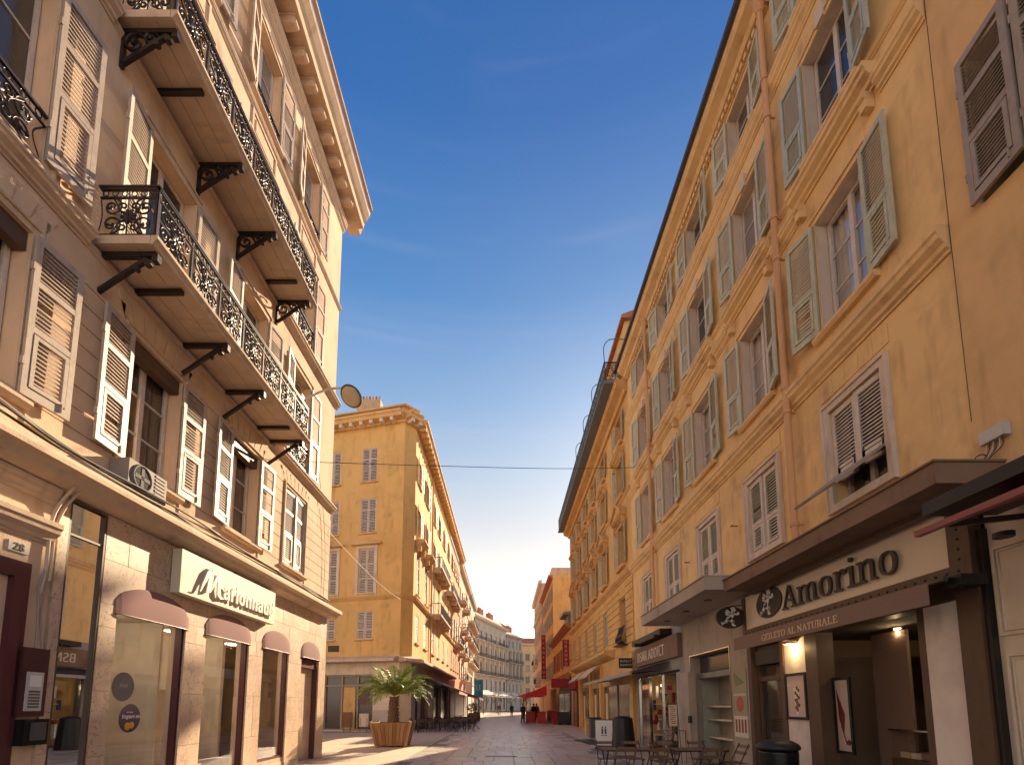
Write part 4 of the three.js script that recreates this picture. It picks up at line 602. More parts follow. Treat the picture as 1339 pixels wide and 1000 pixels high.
{
  const L = 90, at = (D) => L - D, g = thing('tall_pink_house', 'tall pinkish house with balconies beyond the yellow gable', 'building', [5.4, 0, -L], -Math.PI / 2), len = at(71.02);
  facade(g, { len, base: 0, top: 19.6, cols: [2, 5, 8, 11, 14, 17], floors: [[5, 7], [8.4, 10.4], [11.8, 13.8], [15.2, 17.4]], wm: M.pink, tm: M.cream, hw: .5, sm: M.shutterPale, depth: 10 }); corniceRow(g, 19.9, len, .5, M.cream, M.cream); simpleBalcony(g, 3.4, 9.5, 8.2, .8); simpleBalcony(g, 10.4, 15.5, 4.8, .8); part('attic_wall', box6(.2, len - .2, 20.1, 22, -6, -1.5), M.pink, g); moulding(g, 16.0, .3, .3, 0, len, M.cream);
}
// ================================================================ signs
function letters(parent, str, f, size, depth, x, y, z, width, m, sx = 1) {      // each raised letter its own part
  const k = size / f.data.resolution, adv = [...str].map((c) => (f.data.glyphs[c] || f.data.glyphs['n']).ha * k), tot = adv.reduce((p, q) => p + q, 0), q = width ? width / tot : 1;
  let cx = x; [...str].forEach((c, i) => { if (c !== ' ') { const gg = cached('ch' + c + size + depth + q.toFixed(3) + (f === font) + (f === fontS) + (f === fontSB), () => { const t = new TextGeometry(c, { font: f, size, depth, curveSegments: 5, bevelEnabled: false }); t.scale(q, 1, 1); return t; }); part('letter', gg, m, parent, [cx, y, z]); } cx += adv[i] * q; });
}
const LW = (name, label, cat, grp) => thing(name, label, cat, [-6, 0, 0], Math.PI / 2, grp);                 // local x = distance, on the left wall
const RL = 20.6, ra = (D) => RL - D, RW = (name, label, cat, grp) => thing(name, label, cat, [5.5, 0, -RL], -Math.PI / 2, grp);   // local x = 20.6 - distance, on the right wall
{
  const g = LW('perfume_shop_sign', 'long cream box sign reading Marionnaud in dark raised letters', 'sign');
  part('sign_box', box6(8.5, 12.06, 3.68, 4.47, .05, .22), M.signCream, g); for (const x of [9.2, 10.4, 11.6]) part('sign_hanger', box6(x - .02, x + .02, 4.46, 4.56, .08, .12), M.iron, g);
  // the tall brush M
  const st = (pts, w) => { const s = new THREE.Shape(pts.map((p) => new THREE.Vector2(...p))); return new THREE.ExtrudeGeometry(s, { depth: .05, bevelEnabled: false }); };
  const Mg = [st([[8.86, 3.80], [8.98, 3.80], [9.06, 4.0], [9.18, 4.24], [9.30, 4.34], [9.33, 4.30], [9.25, 4.18], [9.12, 3.98], [9.0, 3.80]]), st([[9.17, 3.82], [9.31, 3.86], [9.36, 4.1], [9.40, 4.36], [9.33, 4.36], [9.24, 4.16]]), st([[9.31, 3.86], [9.38, 4.05], [9.5, 4.26], [9.62, 4.32], [9.66, 4.24], [9.62, 4.0], [9.66, 3.86], [9.78, 3.82], [9.64, 3.79], [9.53, 3.86], [9.52, 4.06], [9.53, 4.16], [9.43, 4.02]])];
  part('letter', Mg.map((q) => clean(q.scale(1, 1, .5))), M.letterCream, g, [0, 0, .255]);
  letters(g, 'arionnaud', font, .33, .025, 9.74, 3.83, .255, 2.18, M.letterCream);
}
{
  const g = RW('ice_cream_sign', 'wide cream fascia sign reading Amorino above the ice cream shop', 'sign');
  part('sign_panel', box6(ra(10.82), ra(5.76), 3.35, 4.09, .02, .10), M.signBeige, g);
  letters(g, 'Amorino', fontS, .44, .04, ra(9.28), 3.5, .135, 2.82, M.letterDark);
  emblem(g, ra(9.83), 3.77, .102, .47, .31, .03);
}
function emblem(g, x, y, z, rx, ry, d, two) {       // dark oval badge with a small pale winged figure
  const o = new THREE.CylinderGeometry(1, 1, d, 40); o.rotateX(Math.PI / 2); o.scale(rx, ry, 1); part('badge_plate', o, M.letterDark, g, [x, y, z + d / 2]);
  for (const s of two ? [-1, 1] : [1]) {
    const k = ry / .31, E = (cx, cy, a, b, r) => { const q = new THREE.CylinderGeometry(1, 1, .012, 16); q.rotateX(Math.PI / 2); q.scale(a, b, 1); q.rotateZ(r); q.translate(cx, cy, 0); return q; };
    const f = [E(.06, .165, .052, .056, 0), E(.035, .215, .05, .022, .2), E(.01, .05, .058, .10, -.35), E(-.055, -.045, .068, .055, .3), E(.0, -.095, .035, .085, .75), E(.035, -.155, .024, .07, -.35), E(.055, -.215, .045, .018, .1), E(-.12, -.10, .033, .085, -.75), E(-.19, -.155, .022, .06, -1.1), E(-.235, -.165, .018, .04, .3), E(.10, .07, .075, .022, -.25), E(.17, .085, .025, .04, .1), E(-.06, .115, .085, .028, -.75), E(-.085, .085, .075, .024, -.45), E(-.09, .05, .055, .02, -.15)]; const q = mergeGeometries(f.map(clean)); q.scale(k * 1.15, k * 1.15, 1); part('badge_figure', q, M.white, g, [x + (two ? 0 : -.02), y + .01, s > 0 ? z + d + .007 : z - .007]);
  }
}
{
  const g = thing('hanging_oval_sign', 'small black oval sign with a white figure hanging from a wall bracket', 'sign', [5.11, 3.66, -10.95]);
  emblem(g, 0, 0, -.03, .33, .25, .06, true); part('bracket', [bar([.3, 0, 0], [.39, 0, 0], .04), bar([.38, -.25, 0], [.38, .25, 0], .03), bar([0, .25, 0], [.39, .3, 0], .02)], M.iron, g);
}
{
  const g = RW('accessory_shop_lettering', 'pale raised letters on the brown accessory shop board', 'sign'); letters(g, 'BSNR ADDICT', fontR, .36, .02, ra(19.7), 3.37, .153, 3.35, M.letterPale); for (const D of [16.2, 18.6]) part('letter_lamp', [bx(.04, .04, .4, ra(D), 4.0, .3), bx(.1, .1, .12, ra(D), 3.96, .5)], M.black, g);
}
{
  const g = thing('small_black_sign', 'small black sign with two pale lines of lettering on a bracket', 'sign', [5.0, 3.2, -20.3]); part('sign_panel', bx(.56, .42, .06, 0, .21, 0), M.black, g); letters(g, 'BIRECT', fontR, .09, .01, -.24, .25, .032, .48, M.letterPale); letters(g, 'GRANDON', fontR, .09, .01, -.24, .09, .032, .48, M.letterPale); part('bracket', bar([.28, .3, 0], [.5, .3, 0], .03), M.iron, g);
}
function redSign(label, x, y, D, w, h, txt) { const g = thing('vertical_red_sign', label, 'sign', [x, y, -D]); part('sign_panel', bx(w, h, .14, 0, h / 2, 0), M.redDark, g); const n = txt.length, s = Math.min(w * .62, h / n * .7); [...txt].forEach((c, i) => { if (c !== ' ') part('letter', cached('rs' + c + s.toFixed(2), () => { const t = new TextGeometry(c, { font, size: s, depth: .02, curveSegments: 3, bevelEnabled: false }); t.computeBoundingBox(); t.translate(-(t.boundingBox.max.x + t.boundingBox.min.x) / 2, 0, 0); return t; }), M.letterPink, g, [0, h - (i + .9) * h / n, .072]); }); part('bracket', [bar([w / 2, h * .2, 0], [w / 2 + .35, h * .2, 0], .05), bar([w / 2, h * .8, 0], [w / 2 + .35, h * .8, 0], .05)], M.iron, g); }
redSign('short dark red vertical sign on the corner of the ochre building', 5.05, 4.9, 40.7, .55, 2.2, 'OBANDO'); redSign('long dark red vertical sign on the tall yellow house', 4.85, 4.9, 62, .55, 5.6, 'PLANETSUT'); redSign('dark red sign box above the restaurant doorway', 4.6, 3.1, 41.2, 1.5, .75, ' ');
{
  const g = thing('blue_banner', 'bright blue banner with pale brush lettering hanging over the terrace', 'banner', [-3.6, 2.7, -66]); part('banner_cloth', bx(1.15, 2.3, .05, 0, 1.15, 0), mat('bannerBlue', [.03, .22, .36], .8), g); part('banner_pole', [cyl(.04, .04, 5, -.62, 0, 0, 8), bar([-.62, 2.35, 0], [.6, 2.35, 0], .04)], M.zinc, g); part('banner_mark', [tube([[-.3, 1.7, .03], [-.25, 1.0, .03], [0, .8, .03], [.1, 1.3, .03], [.35, 1.6, .03]], .045, 20, 5), tube([[.0, 1.7, .03], [.3, 1.0, .03], [.4, .9, .03]], .04, 12, 5)], mat('bannerPale', [.3, .6, .68], .8), g);
  const p = thing('white_banner', 'plain white banner beside the blue one', 'banner', [-4.9, 3.1, -65]); part('banner_cloth', bx(.8, 1.6, .05, 0, .8, 0), M.whiteAwning, p); part('banner_pole', cyl(.035, .035, 4.7, .42, -.75, 0, 8), M.zinc, p);
}
// ================================================================ things on the left wall
{
  const n = LW('house_number_plate', 'small enamel plate with the number 28 over the door', 'number plate'); part('plate', box6(5.71, 5.96, 3.555, 3.685, .002, .018), M.plasticGrey, n); letters(n, '28', font, .095, .006, 5.765, 3.575, .019, .14, M.letterDark);
  const ic = LW('intercom', 'dark red wooden board with a metal intercom panel beside the door', 'intercom'); part('board', box6(5.93, 6.27, 1.55, 2.4, .09, .13), M.maroon, ic); part('intercom_panel', box6(5.99, 6.2, 1.62, 2.1, .131, .15), M.plasticGrey, ic); part('name_card', box6(6.02, 6.17, 1.92, 2.06, .151, .155), M.white, ic); for (let r = 0; r < 6; r++) for (let c = 0; c < 5; c++) part('button', cached('ibt', () => bx(.018, .02, .008, 0, 0, 0)), M.plasticDark, ic, [6.03 + c * .03, 1.67 + r * .038, .155]);
  const mb = LW('letter_box', 'small dark letter box under the intercom', 'letter box'); part('box', [box6(6.0, 6.32, 1.2, 1.52, .04, .16)], M.blackGloss, mb); part('flap', box6(6.08, 6.26, 1.26, 1.48, .161, .19), M.plasticDark, mb);
  const ac = LW('air_conditioner', 'pale air conditioning unit standing on the shop cornice', 'air conditioner'); part('casing', [box6(7.0, 7.82, 4.98, 5.40, .05, .34)], mat('acBeige', [.27, .225, .19], .7), ac); part('fan_ring', new THREE.TorusGeometry(.19, .02, 6, 24), M.clothGrey, ac, [7.27, 5.19, .345]); part('fan_grille', cyl(.18, .18, .01, 7.27, 5.19, .343, 20, 'z'), M.clothDark, ac); for (let k = 0; k < 4; k++) part('fan_blade', bx(.15, .06, .006, 0, 0, 0), M.clothGrey, ac, [7.27 + .08 * Math.cos(k * 1.57), 5.19 + .08 * Math.sin(k * 1.57), .352], [0, 0, k * 1.57]); for (let k = 0; k < 6; k++) part('louvre', box6(7.55, 7.78, 5.05 + k * .06, 5.08 + k * .06, .341, .35), M.acBeige, ac); part('foot', [box6(7.05, 7.12, 4.94, 4.98, .06, .33), box6(7.7, 7.77, 4.94, 4.98, .06, .33)], M.plasticDark, ac);
  const cb = LW('wall_cables', 'bundle of dark cables running along the shop cornice', 'cable'); for (let q = 0; q < 4; q++) { const pts = []; for (let x = 4; x <= 15.8; x += .6) pts.push([x, 4.925 + q * .022 + .05 * Math.sin(x * 1.1 + q * 1.7) * (x < 9 ? 1 : .35) + (x < 6 ? .12 * (6 - x) : 0), .30 + q * .022]); part('cable', tube(pts, .017, 90, 5), q === 2 ? M.cableGrey : M.cable, cb); }
  const cd = LW('conduit', 'old painted conduits dropping beside the entrance door', 'conduit'); part('conduit_pipe', [tube([[6.45, 4.9, .3], [6.3, 4.6, .2], [6.2, 4.2, .06], [6.17, 3.4, .05], [6.12, 3.1, .05]], .022, 30, 6), tube([[6.6, 4.86, .32], [6.38, 4.5, .14], [6.26, 4.1, .06], [6.24, 3.3, .05]], .018, 30, 6)], M.cablePale, cd); part('conduit_cable', [tube([[6.17, 3.45, .05], [6.1, 3.2, .06], [6.13, 2.8, .06], [6.10, 2.4, .1]], .014, 20, 5), tube([[6.22, 3.3, .05], [6.17, 2.9, .05], [6.19, 2.4, .1]], .012, 20, 5)], M.cableGrey, cd);
  const sl = LW('street_lamp', 'street lamp with an oval glass head on a curved wall arm', 'street lamp'); part('lamp_arm', tube([[13.5, 10.55, 0], [13.5, 10.85, .5], [13.5, 10.98, 1.0], [13.5, 10.93, 1.35]], .035, 24, 7), M.plasticGrey, sl); { const lh = sub('lamp_head', sl, [13.5, 10.72, 1.45], [.3, 0, -.6]); part('lamp_shade', new THREE.SphereGeometry(.30, 24, 10, 0, Math.PI * 2, 0, Math.PI / 2).scale(1.05, .62, 1.05), M.plasticGrey, lh); part('lamp_rim', new THREE.TorusGeometry(.31, .028, 6, 28).rotateX(Math.PI / 2), M.plasticDark, lh); part('lamp_glass', new THREE.SphereGeometry(.295, 24, 8, 0, Math.PI * 2, Math.PI / 2, Math.PI / 2).scale(1, .35, 1), mat('lampGlass', [.55, .46, .32], .12, { phys: 1 }), lh, [0, -.005, 0]); } part('wall_plate', box6(13.4, 13.6, 10.4, 10.75, .002, .04), M.plasticGrey, sl);
  tag(part('overhead_cable', tube([[-5.98, 9.3, -14.7], [-2, 9.98, -16.3], [2, 10.8, -18.1], [5.45, 11.65, -19.7]], .011, 40, 5), M.cable, scene), 'thin dark cable strung across the street between the facades', 'cable');
  tag(part('slack_rope', tube([[-5.98, 7.5, -15.95], [-6.1, 7.5, -20], [-6.3, 7.7, -25], [-6.5, 8.2, -30.3]], .014, 40, 5), M.cablePale, scene), 'pale slack rope from the salmon corner to the yellow building', 'rope');
  tag(part('corner_wire', tube([[-5.95, 9.3, -14.7], [-5.93, 8.2, -15.2], [-5.93, 6.8, -15.6], [-5.94, 5.1, -15.65]], .009, 24, 5), M.cableGrey, scene), 'thin wire hanging down the salmon wall near its corner', 'wire');
  for (const D of [8.2, 10.4, 12.6]) { const l = LW('shop_ceiling_lamp', 'lit ceiling lamp inside the perfume shop', 'lamp', 'ceiling lamps in the perfume shop'); part('lamp_casing', box6(D - .3, D + .3, 3.255, 3.295, -1.25, -.95), M.white, l); part('lamp_panel', box6(D - .27, D + .27, 3.24, 3.254, -1.22, -.98), new THREE.MeshStandardMaterial({ color: 0xffffff, emissive: new THREE.Color().setRGB(1, .84, .6), emissiveIntensity: 1.2 }), l); const q = new THREE.PointLight(new THREE.Color().setRGB(1, .84, .6), .5); q.position.set(D, 3.15, -1.1); q.castShadow = true; l.add(q); }
  // stickers on the shop pane
  const stick = (x, y, r, key, draw, label) => { const m = canvasMat(key, 256, 256, draw), gq = new THREE.CircleGeometry(r, 36); const o = thing('window_sticker', label, 'sticker', [-6, 0, 0], Math.PI / 2, 'round window stickers'); m.side = THREE.DoubleSide; part('sticker_disc', gq, m, o, [x, y, -.078]); };
  stick(7.79, 1.98, .23, 'stickA', (c) => { c.fillStyle = '#2a1830'; c.fillRect(0, 0, 256, 256); c.fillStyle = '#8a7790'; c.font = 'italic 40px serif'; c.fillText('Fruit', 84, 130); }, 'dark round sticker high on the first shop pane');
  stick(7.98, 1.48, .23, 'stickB', (c) => { c.fillStyle = '#3a1a3c'; c.fillRect(0, 0, 256, 256); c.fillStyle = '#e8dfe4'; c.font = 'italic bold 44px serif'; c.fillText('Yogurt ete', 32, 128); c.font = '20px sans-serif'; c.fillText('NATURE', 90, 82); c.fillStyle = '#c9962c'; c.beginPath(); c.arc(110, 200, 36, 0, 7); c.arc(160, 190, 30, 0, 7); c.fill(); }, 'purple round sticker reading Yogurt low on the first shop pane');
}
{ const q = LW('white_pot', 'small white pot standing on the shop window display', 'pot'); part('pot', new THREE.LatheGeometry([[0, 0], [.07, 0], [.1, .16], [.11, .18], [.09, .18], [.08, .04], [0, .04]].map((v) => new THREE.Vector2(...v)), 18), M.white, q, [8.55, .5, -.45]); }
// ================================================================ things on the right wall
{
  for (const [D, lab] of [[8.72, 'orange painted drainpipe beside the propped shutter'], [17.3, 'slim orange drainpipe above the accessory shop']]) { const p = RW('drainpipe', lab, 'drainpipe', 'drainpipes on the orange facade'); const x = ra(D); part('pipe', cyl(.062, .062, 11.6, x, 10.45, .16, 12), M.pipe, p); part('hopper', cyl(.14, .075, .28, x, 16.25, .16, 12), M.pipe, p); for (const y of [5.0, 7.2, 7.7, 10.4, 11.3, 13.6, 14.5]) part('pipe_collar', [cyl(.08, .08, .07, x, y, .16, 12), bx(.04, .03, .14, x, y, .07)].map(clean), M.pipe, p); }
  const j = thing('junction_box', 'pale electrical box with dangling wires on the plain orange wall', 'junction box', [5.48, 0, -5.42], -Math.PI / 2); part('box', [bx(.27, .14, .09, .29, 4.68, .05)], M.plasticGrey, j); for (let k = 0; k < 6; k++) part('wire', tube([[.2 + k * .035, 4.62, .05], [.18 + k * .04, 4.5, .07], [.05 + k * .06, 4.36 + .02 * k, .1], [-.05 + k * .02, 4.31, .12]], .007, 16, 4), k % 2 ? M.cable : M.cablePale, j); part('wire_coil', [new THREE.TorusGeometry(.1, .007, 4, 20).translate(.12, 4.42, .08), new THREE.TorusGeometry(.07, .007, 4, 20).translate(.05, 4.4, .1)], M.cable, j);
  // awning of the ice cream shop
  const a = RW('ice_cream_awning', 'brown fabric awning with gold lettering under the ice cream sign', 'awning'); const x0 = ra(10.38), x1 = ra(5.55); part('awning_fabric', strip([[.17, 3.20], [.60, 3.10], [.60, 3.085], [.17, 3.185]], x0, x1), M.fabricBrown, a); part('valance', box6(x0, x1, 2.84, 3.1, .601, .612), M.fabricBrown, a); part('awning_arm', [bar([x1 - .1, 3.1, .1], [x1 + .12, 3.12, .5], .05), bar([x0 + .2, 3.1, .1], [x0 + .2, 3.08, .55], .05), bx(.2, .12, .3, x1 + .1, 3.1, .25)], M.black, a); letters(a, 'GEILETO AL NATURALE', fontS, .115, .006, ra(9.25), 2.9, .613, 2.15, M.letterGold);
  // poster frames
  const poster = (D0, D1, y0, y1, z, key, draw, label, name = 'framed_poster') => { const p = RW(name, label, 'poster', 'posters at the ice cream shop'), w = D1 - D0, h = y1 - y0; part('poster_frame', frame4(ra(D1), ra(D0), y0, y1, .05, z, z + .035), M.blackGloss, p); part('poster_print', new THREE.BoxGeometry(w - .1, h - .1, .014).translate((ra(D1) + ra(D0)) / 2, (y0 + y1) / 2, z + .012), canvasMat(key, 256, Math.round(256 * h / w), draw), p); };
  poster(8.92, 9.58, 1.42, 2.29, .004, 'posterA', (c, w, h) => { c.fillStyle = '#cdb9b0'; c.fillRect(0, 0, w, h); c.fillStyle = '#e6dcd2'; c.beginPath(); c.moveTo(w * .36, h * .3); c.lineTo(w * .68, h * .3); c.lineTo(w * .56, h * .95); c.lineTo(w * .46, h * .95); c.fill(); c.fillStyle = '#6b2a24'; for (let i = 0; i < 9; i++) { c.beginPath(); c.arc(w * (.55 + .1 * Math.sin(i * 2.1)), h * (.3 + i * .06), w * .06, 0, 7); c.fill(); } c.fillStyle = '#8a5a48'; c.fillRect(w * .47, h * .55, w * .12, h * .32); }, 'framed poster of an ice cream cup on the white wall');
  poster(8.08, 8.5, .88, 2.16, -.2, 'posterB', (c, w, h) => { c.fillStyle = '#b9a89c'; c.fillRect(0, 0, w, h); c.fillStyle = '#5e1712'; c.beginPath(); c.moveTo(w * .05, h * .12); c.quadraticCurveTo(w * .3, h * .3, w * .62, h * .48); c.lineTo(w * .5, h * .75); c.lineTo(w * .35, h * .72); c.lineTo(w * .15, h * .55); c.fill(); for (let i = 0; i < 6; i++) { c.beginPath(); c.ellipse(w * (.3 + i * .06), h * (.66 + i * .045), w * .05, h * .03, 0, 0, 7); c.fill(); } c.beginPath(); c.ellipse(w * .78, h * .88, w * .16, h * .04, 0, 0, 7); c.fill(); }, 'tall framed poster with a dark red splash in the doorway');
  { const p = RW('poster_strip', 'tall pale strip of product posters on the concrete shop wall', 'poster'); part('poster_print', new THREE.BoxGeometry(.70, 1.64, .014).translate(ra(11.5), 1.71, .012), canvasMat('posterC', 256, 600, (c, w, h) => { c.fillStyle = '#a49a80'; c.fillRect(0, 0, w, h); c.fillStyle = '#7d8560'; c.beginPath(); c.moveTo(30, 20); c.lineTo(230, 120); c.lineTo(60, 150); c.fill(); c.fillStyle = '#c8bfa6'; c.fillRect(20, 210, 216, 20); c.fillStyle = '#b3604f'; c.beginPath(); c.arc(130, 300, 66, 0, 7); c.fill(); c.fillStyle = '#d7cdb8'; c.fillRect(10, 400, 236, 180); c.fillStyle = '#8a4a42'; for (let i = 0; i < 4; i++) c.fillRect(30 + i * 54, 430, 34, 110); }), p); }
  // shop lamps
  const wl = RW('wall_light', 'small lit brass wall light above the ice cream poster', 'lamp'); part('lamp_body', [bx(.2, .05, .16, ra(9.25), 2.87, .09)], M.letterGold, wl); const glowM = new THREE.MeshStandardMaterial({ color: 0xffffff, emissive: new THREE.Color().setRGB(1, .72, .36), emissiveIntensity: 2 }); part('lamp_bulb', bx(.14, .012, .1, ra(9.25), 2.838, .1), glowM, wl);
  const pl = new THREE.PointLight(new THREE.Color().setRGB(1, .66, .3), .32); pl.position.set(ra(9.25), 2.76, .12); pl.castShadow = true; wl.add(pl);
  for (const [D, z] of [[7.9, -.9], [6.9, -1.0], [7.3, -2.2]]) { const l = RW('ceiling_spot', 'small lit ceiling spot inside the ice cream shop', 'lamp', 'ceiling spots in the ice cream shop'); part('spot_ring', cyl(.07, .07, .03, ra(D), 2.95, z, 14), M.chrome, l); part('spot_bulb', cyl(.05, .05, .01, ra(D), 2.928, z, 12), glowM, l); const q = new THREE.PointLight(new THREE.Color().setRGB(1, .7, .36), .28); q.position.set(ra(D), 2.86, z); q.castShadow = true; l.add(q); }
  for (const [D, z] of [[16.6, -.8], [19.4, -.7], [18, -1.6]]) { const l = RW('pendant_bulb', 'lit bulb hanging inside the accessory shop', 'lamp', 'bulbs in the accessory shop'); part('bulb', new THREE.SphereGeometry(.06, 12, 8).translate(ra(D), 2.45, z), glowM, l); part('flex', cyl(.008, .008, .38, ra(D), 2.7, z, 5), M.cable, l); const q = new THREE.PointLight(new THREE.Color().setRGB(1, .74, .42), .08); q.position.set(ra(D), 2.36, z); q.castShadow = true; l.add(q); }
  const ct = RW('gelato_counter', 'glass fronted ice cream display counter inside the shop', 'counter'); part('counter_base', box6(ra(8.05), ra(6.5), .05, .85, -1.3, -.75), M.brown, ct); part('counter_glass', [box6(ra(8.05), ra(6.5), .86, 1.28, -.78, -.77)], M.glass, ct); part('counter_top', box6(ra(8.08), ra(6.47), 1.285, 1.31, -1.3, -.74), M.chrome, ct); for (let k = 0; k < 7; k++) part('ice_cream_tub', box6(ra(8.0) + k * .21, ra(8.0) + k * .21 + .18, .86, .95, -1.2, -.85), [M.letterGold, M.whiteWall, M.awningMauve, M.fabricBrown][k % 4], ct);
  // near awning with red edge
  const na = thing('red_edged_awning', 'dark awning with a dull red front bar beside the ice cream shop', 'awning', [5.48, 0, -5.42], -Math.PI / 2); part('awning_fabric', [strip([[.2, 3.78], [1.46, 3.36], [1.46, 3.345], [.2, 3.765]], .85, 4.2)], M.redDark, na); part('front_bar', [bx(3.4, .055, .06, 2.52, 3.34, 1.48)], mat('redBar', [.28, .085, .07], .5), na); part('awning_arm', [bar([1.0, 3.5, .2], [1.1, 3.34, 1.4], .05), cyl(.09, .09, .05, .5, 3.45, .3, 12)].map(clean), M.black, na);
  // long grey awning of the accessory shop
  const ga = thing('grey_awning', 'long grey awning projecting over the accessory shop windows', 'awning', [5.5, 0, -26], -Math.PI / 2); part('awning_fabric', strip([[.05, 3.15], [1.3, 2.78], [1.3, 2.76], [.05, 3.13]], .2, 9.7), M.black, ga); part('front_bar', box6(.15, 9.75, 2.68, 2.8, 1.3, 1.38), M.greyAwning, ga); part('awning_arm', [bar([1, 2.9, .1], [1.2, 2.75, 1.3], .04), bar([8.5, 2.9, .1], [8.7, 2.75, 1.3], .04)], M.black, ga);
  for (const [D0, D1, lab] of [[27.5, 31, 'small ochre roller awning under the bay shelf'], [32, 35.2, 'second small ochre roller awning under the bay shelf']]) { const w = thing('roller_awning', lab, 'awning', [5.5, 0, -D1], -Math.PI / 2, 'roller awnings on the ochre building'); part('awning_fabric', strip([[.3, 3.9], [.95, 3.3], [.95, 3.27], [.3, 3.87]], 0, D1 - D0), M.slabPaint, w); part('front_bar', box6(0, D1 - D0, 3.2, 3.27, .93, 1.0), M.greyAwning, w); }
}
// ================================================================ awnings farther off
function slopeAwning(name, label, side, D0, D1, xw, yw, xf, yf, m, val = .3, legs) { const g = thing(name, label, 'awning', [0, 0, -(D0 + D1) / 2], 0); const L = D1 - D0, q = [bar([(xw + xf) / 2, (yw + yf) / 2, -L / 2], [(xw + xf) / 2, (yw + yf) / 2, L / 2], Math.hypot(xw - xf, yw - yf), .03)]; const s = new THREE.BoxGeometry(Math.hypot(xw - xf, yw - yf), .03, L); s.rotateZ(Math.atan2(yw - yf, xw - xf)); s.translate((xw + xf) / 2, (yw + yf) / 2, 0); part('awning_fabric', muv(s), m, g); part('valance', bx(.03, val, L, xf, yf - val / 2, 0), m, g); if (legs) part('awning_post', [-1, 1].map((k) => bx(.07, yf, .07, xf, yf / 2, k * (L / 2 - .1))), M.iron, g); return g; }
const restAwn = slopeAwning('red_restaurant_awning', 'wide red restaurant awning reaching over the street', 1, 44, 51, 5.4, 4.1, 1.85, 2.62, M.redAwning, .38, true); part('side_panel', muv(new THREE.ExtrudeGeometry(new THREE.Shape([[1.85, 2.24], [3.7, 2.5], [3.7, 3.38], [1.85, 2.62]].map((q) => new THREE.Vector2(...q))), { depth: .03, bevelEnabled: false }).translate(0, 0, 3.5)), M.redAwning, restAwn); slopeAwning('red_cafe_awning', 'smaller red awning beyond the restaurant', 1, 53, 60, 5.4, 3.5, 2.2, 2.4, M.redAwning, .3);
slopeAwning('long_red_terrace_awning', 'long dull red awning over the cafe terrace', -1, 44, 62, -5.9, 3.6, -3.4, 2.62, M.redDark, .22, true); slopeAwning('brown_terrace_awning', 'dark awning over the tables by the yellow building', -1, 36, 43.6, -5.9, 3.7, -4.1, 2.95, M.maroon, .2); slopeAwning('long_red_terrace_awning', 'farther red awning beside the pink house', -1, 63.5, 76, -6, 3.3, -3.4, 2.5, M.redDark, .2, true);
{ for (const [x, D, w, lab] of [[-5, 98, 5, 'white awning at the foot of the stone apartment block'], [-1.8, 112, 5, 'second white awning along the stone apartment block'], [1.2, 122, 4, 'small white awning by the grey corner block']]) { const g = thing('white_awning', lab, 'awning', [x, 0, -D], .5); const s = new THREE.BoxGeometry(w, .05, 3.4); s.rotateX(.28); s.translate(0, 4.1, 0); part('awning_fabric', muv(s), M.whiteAwning, g); part('valance', bx(w, .35, .04, 0, 3.45, 1.64), M.whiteAwning, g); part('awning_post', [bx(.08, 3.5, .08, -w / 2 + .1, 1.75, 1.6), bx(.08, 3.5, .08, w / 2 - .1, 1.75, 1.6)], M.iron, g); } }
